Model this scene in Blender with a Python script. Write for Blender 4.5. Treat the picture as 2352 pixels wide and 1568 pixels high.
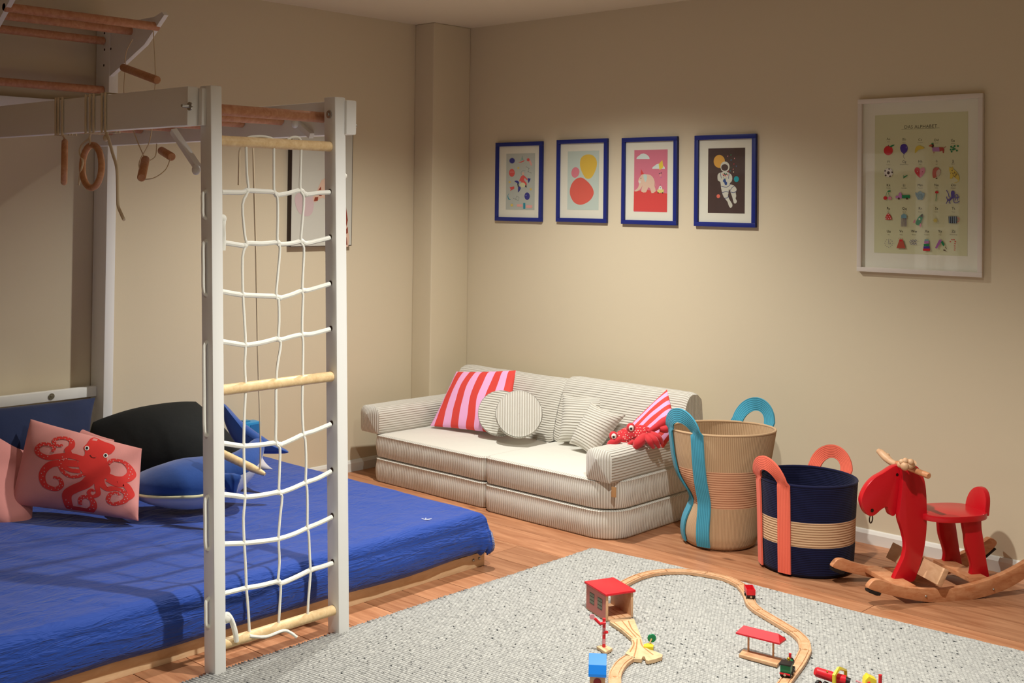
import bpy, bmesh, math, random
import numpy as np
from mathutils import Vector, Matrix, noise
for o in list(bpy.data.objects): bpy.data.objects.remove(o)
S = bpy.context.scene; COL = S.collection
random.seed(7); rng = np.random.default_rng(7)
PI = math.pi

# ---------------------------------------------------------------- camera
FPX, PCX, PCY = 2729.5, 1154.9, 417.6
CR = np.array([0.73107787, 0.68219636, 0.01154409])
CU = np.array([0.00311159, -0.02025294, 0.99979005])
CF = np.array([-0.68228694, 0.73088846, 0.01692919])
CP = np.array([5.1137, -5.0148, 1.5])
cd = bpy.data.cameras.new('camera'); cam = bpy.data.objects.new('camera', cd); COL.objects.link(cam)
cam.matrix_world = Matrix(((CR[0], CU[0], -CF[0], CP[0]), (CR[1], CU[1], -CF[1], CP[1]), (CR[2], CU[2], -CF[2], CP[2]), (0, 0, 0, 1)))
cd.sensor_fit = 'HORIZONTAL'; cd.sensor_width = 36; cd.lens = 36*FPX/2352
cd.shift_x = (1176-PCX)/2352; cd.shift_y = (PCY-784)/2352; cd.clip_start = .05
S.camera = cam
# ---------------------------------------------------------------- world, lights, exposure
w = bpy.data.worlds.new('world'); S.world = w; w.use_nodes = True
w.node_tree.nodes['Background'].inputs[0].default_value = (.9, .8, .7, 1)
w.node_tree.nodes['Background'].inputs[1].default_value = .02
S.view_settings.view_transform = 'Standard'; S.view_settings.look = 'None'
S.view_settings.exposure = 0.95; S.view_settings.gamma = 1; S.view_settings.use_curve_mapping = False
def spot(x, y, e, size=115, blend=.9, r=.035, col=(1, .98, .915), tgt=None, z=2.5):
    l = bpy.data.lights.new('ceiling_spot', 'SPOT'); l.energy = e; l.spot_size = math.radians(size); l.spot_blend = blend
    l.shadow_soft_size = r; l.color = col
    o = bpy.data.objects.new('ceiling_spot', l); COL.objects.link(o); o.location = (x, y, z)
    if tgt: o.rotation_euler = (Vector(tgt)-Vector((x, y, z))).to_track_quat('-Z', 'Y').to_euler()
    return o
spot(1.45, -1.25, 130, 138, 1.)
spot(3.25, -2.3, 175, 134, 1.)
spot(4.9, -2.0, 26, 134, 1.)
spot(3.3, -4.5, 48, 140, 1.)

# ---------------------------------------------------------------- measuring helpers: photo pixel -> point on a real plane
def ray(x, y): return CF+CR*(x-PCX)/FPX-CU*(y-PCY)/FPX
def _on(x, y, ax, val):
    d = ray(x, y); return Vector(CP+d*((val-CP[ax])/d[ax]))
def FL(x, y, z=0.): return _on(x, y, 2, z)
def WR(x, y, Y=0.): return _on(x, y, 1, Y)
def WL(x, y, X=0.): return _on(x, y, 0, X)
def D(x, y, d): return Vector(CP+ray(x, y)*d)
VF, VR, VU = Vector(CF), Vector(CR), Vector(CU)

# ---------------------------------------------------------------- materials
def lin(c):
    c = c/255.; return c/12.92 if c <= .04045 else ((c+.055)/1.055)**2.4
def rgb(h):
    if isinstance(h, str): h = (int(h[0:2], 16), int(h[2:4], 16), int(h[4:6], 16))
    return (lin(h[0]), lin(h[1]), lin(h[2]), 1)
MATS = {}
class NT:
    def __init__(s, m): s.t = m.node_tree; s.b = s.t.nodes['Principled BSDF']
    def n(s, ty, **k):
        x = s.t.nodes.new(ty)
        for a, v in k.items():
            if a.startswith('i_'):
                q = a[2:]; x.inputs[int(q) if q.isdigit() else q].default_value = v
            else: setattr(x, a, v)
        return x
    def l(s, a, ao, b, bi): s.t.links.new(a.outputs[ao], b.inputs[bi])
def mat(name, col, rough=.6, var=0., vscale=8., bump=0., bscale=60., bdist=.004, spec=.4, metal=0., sheen=0., coat=0.):
    if name in MATS: return MATS[name]
    m = bpy.data.materials.new(name); m.use_nodes = True; MATS[name] = m
    N = NT(m); b = N.b; c = rgb(col)
    b.inputs['Base Color'].default_value = c; b.inputs['Roughness'].default_value = rough
    b.inputs['Specular IOR Level'].default_value = spec; b.inputs['Metallic'].default_value = metal
    b.inputs['Sheen Weight'].default_value = sheen; b.inputs['Coat Weight'].default_value = coat
    m.diffuse_color = c
    if var:
        tc = N.n('ShaderNodeTexCoord'); nz = N.n('ShaderNodeTexNoise', i_Scale=vscale, i_Detail=4.)
        mx = N.n('ShaderNodeMix', data_type='RGBA'); N.l(tc, 'Object', nz, 'Vector'); N.l(nz, 'Fac', mx, 0)
        mx.inputs[6].default_value = tuple(min(1, x*(1-var)) for x in c[:3])+(1,)
        mx.inputs[7].default_value = tuple(min(1, x*(1+var)) for x in c[:3])+(1,)
        N.l(mx, 2, b, 'Base Color')
    if bump:
        tc = N.n('ShaderNodeTexCoord'); nz = N.n('ShaderNodeTexNoise', i_Scale=bscale, i_Detail=3.)
        bp = N.n('ShaderNodeBump', i_Strength=bump, i_Distance=bdist)
        N.l(tc, 'Object', nz, 'Vector'); N.l(nz, 'Fac', bp, 'Height'); N.l(bp, 0, b, 'Normal')
    return m
def wood(name, c1, c2, rough=.45, scale=(1, 1, 1), ring=18., perobj=False, knots=False, spec=.35):
    m = bpy.data.materials.new(name); m.use_nodes = True; MATS[name] = m; N = NT(m); b = N.b
    tc = N.n('ShaderNodeTexCoord'); mp = N.n('ShaderNodeMapping'); mp.inputs['Scale'].default_value = scale
    if perobj:
        oi = N.n('ShaderNodeObjectInfo'); ml = N.n('ShaderNodeVectorMath', operation='SCALE'); ad = N.n('ShaderNodeVectorMath', operation='ADD')
        cb = N.n('ShaderNodeCombineXYZ'); N.l(oi, 'Random', cb, 0); N.l(oi, 'Random', cb, 1); N.l(oi, 'Random', cb, 2)
        ml.inputs['Scale'].default_value = 37.; N.l(cb, 0, ml, 0); N.l(tc, 'Object', ad, 0); N.l(ml, 0, ad, 1); N.l(ad, 0, mp, 'Vector')
    else: N.l(tc, 'Object', mp, 'Vector')
    nz = N.n('ShaderNodeTexNoise', i_Scale=ring, i_Detail=5., i_Roughness=.6, i_Distortion=.6); N.l(mp, 0, nz, 'Vector')
    cr = N.n('ShaderNodeValToRGB'); cr.color_ramp.elements[0].position = .3; cr.color_ramp.elements[1].position = .72
    cr.color_ramp.elements[0].color = rgb(c1); cr.color_ramp.elements[1].color = rgb(c2); N.l(nz, 'Fac', cr, 0)
    out = cr
    if perobj:
        hs = N.n('ShaderNodeHueSaturation'); mr = N.n('ShaderNodeMapRange'); mr.inputs[3].default_value = .74; mr.inputs[4].default_value = 1.16
        N.l(oi, 'Random', mr, 0); N.l(mr, 0, hs, 'Value'); N.l(cr, 0, hs, 'Color'); out = hs
    if knots:
        mp2 = N.n('ShaderNodeMapping'); mp2.inputs['Scale'].default_value = (2.2, 5., 5.); N.l(ad if perobj else tc, 0 if perobj else 'Object', mp2, 'Vector')
        vo = N.n('ShaderNodeTexVoronoi', i_Scale=1.1); N.l(mp2, 0, vo, 'Vector')
        r2 = N.n('ShaderNodeValToRGB'); r2.color_ramp.elements[0].position = .02; r2.color_ramp.elements[1].position = .10
        r2.color_ramp.elements[0].color = rgb('5a3522'); r2.color_ramp.elements[1].color = (1, 1, 1, 1); N.l(vo, 'Distance', r2, 0)
        mx = N.n('ShaderNodeMix', data_type='RGBA', blend_type='MULTIPLY'); mx.inputs[0].default_value = .8
        N.l(out, 0, mx, 6); N.l(r2, 0, mx, 7); N.l(mx, 2, b, 'Base Color')
    else: N.l(out, 0, b, 'Base Color')
    b.inputs['Roughness'].default_value = rough; b.inputs['Specular IOR Level'].default_value = spec
    bp = N.n('ShaderNodeBump', i_Strength=.12, i_Distance=.002); N.l(nz, 'Fac', bp, 'Height'); N.l(bp, 0, b, 'Normal')
    m.diffuse_color = rgb(c2)
    return m
def uvstripe(name, cols, freq, axis=0, warp=0., rough=.7, bump=0., period=None):
    """colour stripes along one UV axis, gently waved"""
    m = bpy.data.materials.new(name); m.use_nodes = True; MATS[name] = m; N = NT(m); b = N.b
    uv = N.n('ShaderNodeUVMap'); sp = N.n('ShaderNodeSeparateXYZ'); N.l(uv, 0, sp, 0)
    nz = N.n('ShaderNodeTexNoise', i_Scale=1.6, i_Detail=1.); N.l(uv, 0, nz, 'Vector')
    a = N.n('ShaderNodeMath', operation='MULTIPLY_ADD'); a.inputs[1].default_value = warp; N.l(nz, 'Fac', a, 0); N.l(sp, axis, a, 2)
    f = N.n('ShaderNodeMath', operation='MULTIPLY'); f.inputs[1].default_value = freq; N.l(a, 0, f, 0)
    fr = N.n('ShaderNodeMath', operation='FRACT'); N.l(f, 0, fr, 0)
    gt = N.n('ShaderNodeMath', operation='GREATER_THAN'); gt.inputs[1].default_value = .5; N.l(fr, 0, gt, 0)
    mx = N.n('ShaderNodeMix', data_type='RGBA'); N.l(gt, 0, mx, 0); mx.inputs[6].default_value = rgb(cols[0]); mx.inputs[7].default_value = rgb(cols[1])
    N.l(mx, 2, b, 'Base Color'); b.inputs['Roughness'].default_value = rough; b.inputs['Specular IOR Level'].default_value = .2
    m.diffuse_color = rgb(cols[0])
    return m
def ribbed(name, col, col2, pitch, rough=.8, strength=.9, dist=.004, sheen=.3, spec=.3, axis=0):
    """cords or wales running across one UV axis (uv in metres)"""
    m = bpy.data.materials.new(name); m.use_nodes = True; MATS[name] = m; N = NT(m); b = N.b
    uv = N.n('ShaderNodeUVMap'); sp = N.n('ShaderNodeSeparateXYZ'); N.l(uv, 0, sp, 0)
    f = N.n('ShaderNodeMath', operation='MULTIPLY'); f.inputs[1].default_value = 2*PI/pitch; N.l(sp, axis, f, 0)
    sn = N.n('ShaderNodeMath', operation='SINE'); N.l(f, 0, sn, 0)
    ab = N.n('ShaderNodeMapRange'); ab.inputs[1].default_value = -1; ab.inputs[2].default_value = .5; N.l(sn, 0, ab, 0)
    nz = N.n('ShaderNodeTexNoise', i_Scale=400., i_Detail=2.); tc = N.n('ShaderNodeTexCoord'); N.l(tc, 'Object', nz, 'Vector')
    ad = N.n('ShaderNodeMath', operation='MULTIPLY_ADD'); ad.inputs[1].default_value = .25; N.l(nz, 'Fac', ad, 0); N.l(ab, 0, ad, 2)
    bp = N.n('ShaderNodeBump', i_Strength=strength, i_Distance=dist); N.l(ad, 0, bp, 'Height'); N.l(bp, 0, b, 'Normal')
    mx = N.n('ShaderNodeMix', data_type='RGBA'); N.l(ab, 0, mx, 0); mx.inputs[6].default_value = rgb(col2); mx.inputs[7].default_value = rgb(col)
    N.l(mx, 2, b, 'Base Color'); b.inputs['Roughness'].default_value = rough
    b.inputs['Sheen Weight'].default_value = sheen; b.inputs['Specular IOR Level'].default_value = spec
    m.diffuse_color = rgb(col)
    return m
M_WHITE = mat('white_lacquer', 'eeeeea', .4, bump=.05, bscale=30)
M_ROPE = mat('white_cotton_rope', 'efeee4', .8, bump=.5, bscale=500, bdist=.001)
M_CREAM = mat('cream_cord', 'd8c7a8', .85, bump=.4, bscale=500, bdist=.001)
M_BEECH = wood('beech_dowel', 'd9b683', 'efd3a4', ring=9, scale=(6, 6, 6))
M_RED_BEECH = wood('warm_beech', 'bd7f5a', 'd6a07c', ring=9, scale=(6, 6, 6))
M_STEEL = mat('steel', 'b8b8b4', .3, metal=1.)
M_PAINT = mat('wall_paint', 'd5c8ad', .85, bump=.06, bscale=90, bdist=.003, spec=.2)

# ---------------------------------------------------------------- mesh helpers
class MB:
    def __init__(s): s.v = []; s.f = []; s.mi = []; s.uv = {}; s.ms = []
    def slot(s, m):
        if m not in s.ms: s.ms.append(m)
        return s.ms.index(m)
    def add(s, vs, fs, m=None, uvs=None):
        o = len(s.v); s.v += [tuple(v) for v in vs]; k = s.slot(m) if m else 0
        for f in fs:
            if uvs: s.uv[len(s.f)] = [uvs[i] for i in f]
            s.f.append([i+o for i in f]); s.mi.append(k)
        return s
    def grid(s, P, m=None, closeu=False, closev=False, uvs=None, flip=False):
        nu, nv = len(P), len(P[0]); vs = [p for r in P for p in r]; fs = []
        for i in range(nu if closeu else nu-1):
            for j in range(nv if closev else nv-1):
                a, b_, c, d = i*nv+j, ((i+1) % nu)*nv+j, ((i+1) % nu)*nv+(j+1) % nv, i*nv+(j+1) % nv
                fs.append([a, d, c, b_] if flip else [a, b_, c, d])
        return s.add(vs, fs, m, [q for r in uvs for q in r] if uvs else None)
    def box(s, lo, hi, m=None, M=None, bev=0.):
        bm = bmesh.new(); bmesh.ops.create_cube(bm, size=1)
        lo, hi = Vector(lo), Vector(hi); c = (lo+hi)/2; d = hi-lo
        for v in bm.verts: v.co = Vector((v.co.x*d.x+c.x, v.co.y*d.y+c.y, v.co.z*d.z+c.z))
        if bev: bmesh.ops.bevel(bm, geom=bm.edges[:], offset=bev, segments=2, affect='EDGES', profile=.6)
        return s.bm(bm, m, M)
    def bm(s, bm, m=None, M=None):
        bm.verts.ensure_lookup_table(); bm.verts.index_update()
        s.add([(M @ v.co if M else v.co) for v in bm.verts], [[v.index for v in f.verts] for f in bm.faces], m); bm.free(); return s
    def tube(s, pts, r, m=None, n=10, closed=False, cap=True):
        pts = [Vector(p) for p in pts]; k = len(pts); rr = r if isinstance(r, (list, tuple)) else [r]*k
        rings = []; up = None
        for i, p in enumerate(pts):
            a = pts[(i-1) % k] if (closed or i) else p; b_ = pts[(i+1) % k] if (closed or i < k-1) else p
            t = (b_-a).normalized()
            if up is None: up = t.orthogonal().normalized()
            up = (up-t*up.dot(t)); up = up.normalized() if up.length > 1e-6 else t.orthogonal().normalized()
            sd = t.cross(up)
            rings.append([p+(up*math.cos(q)+sd*math.sin(q))*rr[i] for q in [2*PI*j/n for j in range(n)]])
        o = len(s.v); s.grid(rings, m, closeu=closed, closev=True, flip=True)
        if cap and not closed:
            kk = s.slot(m) if m else 0
            s.f.append([o+j for j in range(n)]); s.mi.append(kk); e = o+(k-1)*n
            s.f.append([e+n-1-j for j in range(n)]); s.mi.append(kk)
        return s
    def prism(s, poly, d, m=None, bev=0.):
        """poly: 3D points of a flat outline; d: thickness vector, outline lies on the near face"""
        d = Vector(d); bm = bmesh.new(); P = [Vector(p) for p in poly]
        f = bm.faces.new([bm.verts.new(p) for p in P]); f.normal_update()
        if f.normal.dot(d) > 0: f.normal_flip()
        e = bmesh.ops.extrude_face_region(bm, geom=[f]); bmesh.ops.translate(bm, vec=d, verts=[v for v in e['geom'] if isinstance(v, bmesh.types.BMVert)])
        f.normal_flip() if False else None
        bmesh.ops.recalc_face_normals(bm, faces=bm.faces[:])
        if bev:
            ed = [x for x in bm.edges if any(len(q.verts) > 4 for q in x.link_faces) or len(P) <= 4]
            bmesh.ops.bevel(bm, geom=ed, offset=bev, segments=2, affect='EDGES', profile=.6)
        return s.bm(bm, m)
    def poly(s, pts, m=None): return s.add(pts, [list(range(len(pts)))], m)
    def ell(s, c, r, m=None, M=None, nu=20, nv=12):
        c = Vector(c); R = M.to_3x3() if M else Matrix.Identity(3); P = []
        for i in range(nu):
            a = 2*PI*i/nu; P.append([c+R @ Vector((r[0]*math.cos(a)*math.sin(b_), r[1]*math.sin(a)*math.sin(b_), r[2]*math.cos(b_))) for b_ in [PI*(j+.02)/(nv+.04) for j in range(nv+1)]])
        return s.grid(P, m, closeu=True, flip=True)
    def lathe(s, c, prof, m=None, n=24, M=None):
        c = Vector(c); R = M.to_3x3() if M else Matrix.Identity(3)
        return s.grid([[c+R @ Vector((r*math.cos(a), r*math.sin(a), z)) for r, z in prof] for a in [2*PI*i/n for i in range(n)]], m, closeu=True)
    def torus(s, c, R, r, ax, m=None, n=28, k=10, sx=1.):
        ax = Vector(ax).normalized(); a = ax.orthogonal().normalized(); b_ = ax.cross(a); c = Vector(c)
        return s.tube([c+(a*math.cos(t)+b_*math.sin(t))*R for t in [2*PI*i/n for i in range(n)]], r, m, k, closed=True)
    def build(s, name, m=None, parent=None, smooth=True, ang=40):
        me = bpy.data.meshes.new(name); me.from_pydata(s.v, [], s.f); ms = s.ms if s.ms else [m]
        for x in ms: me.materials.append(x if x else m)
        if s.ms and len(s.ms) > 1: me.polygons.foreach_set('material_index', s.mi)
        if s.uv:
            ul = me.uv_layers.new(name='UVMap')
            for fi, q in s.uv.items():
                p = me.polygons[fi]
                for k, li in enumerate(p.loop_indices): ul.data[li].uv = q[k]
        if smooth:
            me.polygons.foreach_set('use_smooth', [True]*len(me.polygons))
            try: me.set_sharp_from_angle(angle=math.radians(ang))
            except Exception: pass
        me.update()
        o = bpy.data.objects.new(name, me); COL.objects.link(o)
        if parent: setpar(o, parent)
        return o
def setpar(o, p):
    o.parent = p; w_ = Matrix.Identity(4); q = p; ch = []
    while q: ch.append(q); q = q.parent
    for q in reversed(ch): w_ = w_ @ (q.matrix_parent_inverse if q.parent else Matrix.Identity(4)) @ Matrix.LocRotScale(q.location, q.rotation_euler, q.scale)
    o.matrix_parent_inverse = w_.inverted()
def tag(o, label, cat, group=None):
    o['label'] = label; o['category'] = cat
    if group: o['group'] = group
    return o
def thing(name, label, cat, loc=(0, 0, 0), group=None):
    o = bpy.data.objects.new(name, None); COL.objects.link(o); o.location = loc; o.empty_display_size = .05
    return tag(o, label, cat, group)
def struct(o): o['kind'] = 'structure'; return o
def smoothpts(P, n=6, closed=False):
    """Catmull-Rom through points"""
    P = [Vector(p) for p in P]; k = len(P); out = []
    for i in range(k if closed else k-1):
        a = P[(i-1) % k] if (closed or i) else P[0]; b_ = P[i]; c = P[(i+1) % k]; d = P[(i+2) % k] if (closed or i < k-2) else P[-1]
        for j in range(n):
            t = j/n; out.append(.5*((2*b_)+(c-a)*t+(2*a-5*b_+4*c-d)*t*t+(3*b_-a-3*c+d)*t**3))
    if not closed: out.append(P[-1])
    return out
def nz3(p, s): return noise.noise(Vector(p)*s)

# ================================================================ the room
RX, RY, RZ = 6.6, -6.6, 2.53
fl = MB().box((-.1, RY-.1, -.05), (RX+.1, .1, -.012)).build('floor', mat('floor_underlay', '4a3020', .9), smooth=False); struct(fl)
M_PLANK = wood('oak_plank', '9a6342', 'c68e68', rough=.42, scale=(1.1, 11, 11), ring=3.2, perobj=True, knots=True)
PW, PL = .19, 2.0
pm = MB().box((.001, .001, -.012), (PL-.001, PW-.0018, 0), bev=.0014).build('plank', M_PLANK, fl, smooth=False)
pm.parent = fl; first = True
row = 0; y = -PW
while y > RY-PW:
    x = -((row*.73) % PL)
    while x < RX:
        if first: o = pm; first = False
        else: o = pm.copy(); COL.objects.link(o)
        o.location = (x, y, 0); x += PL
    y -= PW; row += 1
struct(MB().box((-.1, RY, 0), (0, 0, RZ)).build('wall_left', M_PAINT, smooth=False))
struct(MB().box((-.1, 0, 0), (RX, .1, RZ)).build('wall_right', M_PAINT, smooth=False))
struct(MB().box((RX, RY, 0), (RX+.1, .1, RZ)).build('wall_front', M_PAINT, smooth=False))
struct(MB().box((-.1, RY-.1, 0), (RX+.1, RY, RZ)).build('wall_back', M_PAINT, smooth=False))
struct(MB().box((-.1, RY-.1, RZ), (RX+.1, .1, RZ+.1)).build('ceiling', mat('ceiling_paint', 'd9cdb6', .9, bump=.05, bscale=80), smooth=False))
struct(MB().box((0, -.3, 0), (.158, 0, RZ), bev=.006).build('trim_1', M_PAINT, smooth=False))
MBB = mat('white_baseboard', 'dad7cf', .5)
def base(name, p, q, nrm):
    p, q, n = Vector(p), Vector(q), Vector(nrm); pr = [(0, 0), (.015, 0), (.015, .045), (.008, .058), (.003, .062), (0, .062)]
    struct(MB().grid([[e+n*a+Vector((0, 0, b_)) for a, b_ in pr] for e in (p, q)], closev=True).build(name, MBB, smooth=False))
base('baseboard_left', (0, RY, 0), (0, -.3, 0), (1, 0, 0)); base('baseboard_right', (.158, 0, 0), (RX, 0, 0), (0, -1, 0))
base('baseboard_column', (0, -.3, 0), (.158, -.3, 0), (0, -1, 0)); base('baseboard_column_side', (.158, -.3, 0), (.158, 0, 0), (1, 0, 0))
# ================================================================ rug
def make_rug():
    x0 = 1.888; x1 = 5.6; ny = 400; nx = 150; ys1 = -4.6
    xs = np.linspace(0, 1, nx); edge_y = np.interp(x0+(x1-x0)*xs, [1.87, 1.975, 2.2, 2.586, 3.065, 3.663, 5.6], [-.972, -.955, -.925, -.903, -.898, -.864, -.80])
    pitch = .012; rows = int((-.9-ys1)/pitch); v = []; f = []
    prof = [(-.5, .0008), (-.30, .0095), (0, .0128), (.30, .0095)]
    n = 0; uvl = []
    for r in range(rows):
        for a, h in prof:
            t = (r+.5+a)
            yy = edge_y-t*pitch+.003*np.sin(xs*9+1)*np.exp(-r/30.)
            jx = x0+(x1-x0)*xs; jx = jx+np.where(np.arange(nx) == 0, rng.uniform(-.004, .004), 0)
            zz = h+rng.uniform(-.0007, .0007, nx)*(h > .006)
            v.append(np.stack([jx, yy, zz], 1)); uvl.append(np.stack([jx/.0135, np.full(nx, t)], 1)); n += 1
    v = np.concatenate(v); idx = np.arange(n*nx).reshape(n, nx)
    q = np.stack([idx[:-1, :-1], idx[1:, :-1], idx[1:, 1:], idx[:-1, 1:]], -1).reshape(-1, 4)
    me = bpy.data.meshes.new('rug'); me.from_pydata(v.tolist(), [], q.tolist()); me.polygons.foreach_set('use_smooth', [True]*len(me.polygons))
    ul = me.uv_layers.new(name='UVMap'); ul.data.foreach_set('uv', np.concatenate(uvl)[q.reshape(-1)].reshape(-1).astype(np.float32))
    m = bpy.data.materials.new('woven_wool'); m.use_nodes = True; N = NT(m); b = N.b
    tc = N.n('ShaderNodeTexCoord'); mp = N.n('ShaderNodeMapping'); mp.inputs['Scale'].default_value = (75, 85, 1); N.l(tc, 'Object', mp, 'Vector')
    n1 = N.n('ShaderNodeTexNoise', i_Scale=1., i_Detail=2.); N.l(mp, 0, n1, 'Vector')
    r1 = N.n('ShaderNodeValToRGB'); e = r1.color_ramp.elements; e[0].position = .27; e[0].color = rgb('2f3336'); e[1].position = .36; e[1].color = rgb('a6a5a0')
    x = e.new(.62); x.color = rgb('bebdb7'); N.l(n1, 'Fac', r1, 0)
    uvn = N.n('ShaderNodeUVMap'); bk = N.n('ShaderNodeTexBrick'); N.l(uvn, 0, bk, 'Vector')
    for k_, v_ in (('Scale', 1.), ('Mortar Size', .13), ('Mortar Smooth', .8), ('Brick Width', 1.), ('Row Height', 1.), ('Bias', 0.)): bk.inputs[k_].default_value = v_
    bk.inputs['Color1'].default_value = (1, 1, 1, 1); bk.inputs['Color2'].default_value = (.82, .82, .83, 1); bk.inputs['Mortar'].default_value = (.68, .68, .68, 1)
    mx = N.n('ShaderNodeMix', data_type='RGBA', blend_type='MULTIPLY'); mx.inputs[0].default_value = 1.; N.l(r1, 0, mx, 6); N.l(bk, 'Color', mx, 7)
    sx = N.n('ShaderNodeSeparateXYZ'); N.l(uvn, 0, sx, 0); fr = N.n('ShaderNodeMath', operation='PINGPONG'); fr.inputs[1].default_value = .5; N.l(sx, 1, fr, 0)
    mr = N.n('ShaderNodeMapRange'); mr.inputs[1].default_value = .02; mr.inputs[2].default_value = .26; mr.inputs[3].default_value = .42; mr.inputs[4].default_value = 1.; N.l(fr, 0, mr, 0)  # shade painted into the colour along the grooves between rug rows
    m3 = N.n('ShaderNodeMix', data_type='RGBA', blend_type='MULTIPLY'); m3.inputs[0].default_value = 1.; N.l(mx, 2, m3, 6); N.l(mr, 0, m3, 7)
    N.l(m3, 2, b, 'Base Color'); b.inputs['Roughness'].default_value = .95; b.inputs['Specular IOR Level'].default_value = .1
    bp = N.n('ShaderNodeBump', i_Strength=.3, i_Distance=.002); bp.invert = True; N.l(bk, 'Fac', bp, 'Height'); N.l(bp, 0, b, 'Normal')
    me.materials.append(m)
    o = bpy.data.objects.new('rug', me); COL.objects.link(o)
    so = o.modifiers.new('thickness', 'SOLIDIFY'); so.thickness = .004; so.offset = -1
    tag(o, 'large light grey woven wool rug with dark flecks on the wooden floor', 'rug')
make_rug()

# ================================================================ climbing frame (wall ladder, overhead bars, net ladder)
G = thing('climbing_frame', 'white and beech indoor climbing frame with rope net beside the blue bed', 'climbing frame', (1.88, -2.63, 0))
LEAN = -.05/1.85
def post(y0, y1, x0=1.852, x1=1.914, h=1.855, name='post'):
    sh = Matrix.Identity(4); sh[1][2] = LEAN
    b_ = MB().box((x0, y0, 0), (x1, y1, h), M=sh, bev=.006); return b_.build(name, M_WHITE, G)
def ly(y, z): return y+LEAN*z
pl = post(-2.880, -2.838); pr = post(-2.385, -2.338)
def dowel(a, b_, r=.0175, m=M_BEECH, name='rung', par=None):
    a, b_ = Vector(a), Vector(b_); t = (b_-a).normalized()*.004
    return MB().tube([a, a+t, b_-t, b_], [r*.8, r, r, r*.8], m, 14).build(name, m, par or G)
XN = 1.883
for z in (1.684, .892, .086): dowel((XN, ly(-2.842, z), z), (XN, ly(-2.38, z), z))
# rope net: each rope its own part
H_ = [[(509, 441), (555, 441.5), (567, 437.5), (600, 439), (628, 441), (636, 447.5), (660, 444), (690, 437), (702, 446.5), (730, 443), (757, 441.5)],
      [(509, 556), (540, 561), (562, 564), (570, 558.5), (600, 559.5), (637, 556.5), (643, 560.5), (670, 559), (692, 554), (702, 559), (725, 554), (757, 546)],
      [(509, 669), (535, 674), (558, 677), (600, 679), (634, 680.5), (642, 684), (668, 677), (694, 667), (705, 667), (730, 660), (757, 652)],
      [(509, 784), (540, 789), (565, 792), (600, 787), (636, 778), (645, 780), (670, 773), (695, 768), (715, 767), (757, 756)],
      [(509, 1017), (535, 1021), (560, 1024), (600, 1021), (632, 1017), (643, 1021), (670, 1010), (697, 997), (720, 990), (759, 974)],
      [(509, 1135), (540, 1138), (563, 1141), (600, 1137), (638, 1130), (648, 1130), (675, 1120), (702, 1108), (730, 1098), (760, 1082)],
      [(509, 1249), (535, 1248), (561, 1247), (600, 1243), (640, 1237), (675, 1226), (706, 1212), (735, 1200), (762, 1187)],
      [(509, 1364), (540, 1356), (566, 1350), (600, 1344), (638, 1335), (646, 1339), (680, 1325), (713, 1309), (740, 1301), (763, 1293)]]
for h in H_:
    P = smoothpts([WL(x, y, XN) for x, y in h], 4); MB().tube(P, .0080, M_ROPE, 8).build('net_rope', M_ROPE, G)
V_ = [[(565, 330), (567, 400), (570, 437), (557, 470), (562, 540), (566, 560), (557, 590), (558, 677), (561, 730), (564, 791), (562, 840), (564, 890), (561, 960), (560, 1024), (561, 1080), (563, 1140), (559, 1190), (561, 1247), (564, 1300), (566, 1351), (570, 1400), (573, 1455)],
      [(629, 330), (629, 400), (630, 440), (637, 455), (638, 500), (637, 556), (643, 570), (638, 630), (634, 681), (640, 690), (641, 740), (639, 778), (645, 790), (637, 840), (634, 890), (634, 960), (634, 1017), (643, 1030), (642, 1080), (641, 1130), (648, 1140), (643, 1190), (640, 1237), (642, 1290), (639, 1335), (645, 1345), (642, 1400), (640, 1440)],
      [(692, 335), (690, 400), (690, 437), (698, 455), (694, 510), (691, 554), (698, 570), (696, 620), (694, 667), (696, 680), (694, 730), (694, 768), (696, 790), (695, 870), (694, 940), (697, 997), (701, 1010), (703, 1060), (702, 1108), (705, 1120), (706, 1160), (706, 1212), (709, 1225), (711, 1270), (713, 1309), (712, 1330), (708, 1380), (706, 1425)]]
for v in V_:
    P = smoothpts([WL(x, y, XN+.004) for x, y in v], 3); MB().tube(P, .0045, M_ROPE, 7).build('net_cord', M_ROPE, G)
for (xs, ys) in (((556, 562), (568, 562)),): pass
kn = MB()
for h in H_:
    for q in ((565, 0), (639, 0), (697, 0)):
        p = min(h, key=lambda a: abs(a[0]-q[0])); c = WL(p[0], p[1], XN); MB().ell(c, (.0098, .011, .0098), M_ROPE, nu=10, nv=6).build('net_knot', M_ROPE, G)
# cords laid over the top dowel, and the tied end on the lowest dowel
MB().tube(smoothpts([WL(566, 322, XN), WL(572, 315, XN), WL(600, 313, XN), WL(622, 317, XN), WL(629, 324, XN)], 4), .0045, M_ROPE, 7).build('net_cord', M_ROPE, G)
MB().tube(smoothpts([WL(660, 321, XN), WL(672, 315, XN), WL(686, 316, XN), WL(692, 326, XN)], 4), .0045, M_ROPE, 7).build('net_cord', M_ROPE, G)
tk = MB().tube(smoothpts([WL(515, 1430, XN+.02), WL(522, 1412, XN+.025), WL(532, 1425, XN+.025), WL(540, 1450, XN+.025), WL(543, 1472, XN+.02)], 5), .0085, M_ROPE, 9)
tk.ell(WL(520, 1418, XN+.02), (.015, .017, .018), M_ROPE); tk.build('rope_knot', M_ROPE, G)
t2 = MB().tube(smoothpts([WL(515, 500, XN+.02), WL(513, 520, XN+.025), WL(514, 545, XN+.02), WL(513, 575, XN+.02)], 4), .007, M_ROPE, 8); t2.ell(WL(511, 502, XN+.018), (.012, .014, .014), M_ROPE); t2.build('rope_knot', M_ROPE, G)
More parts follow.
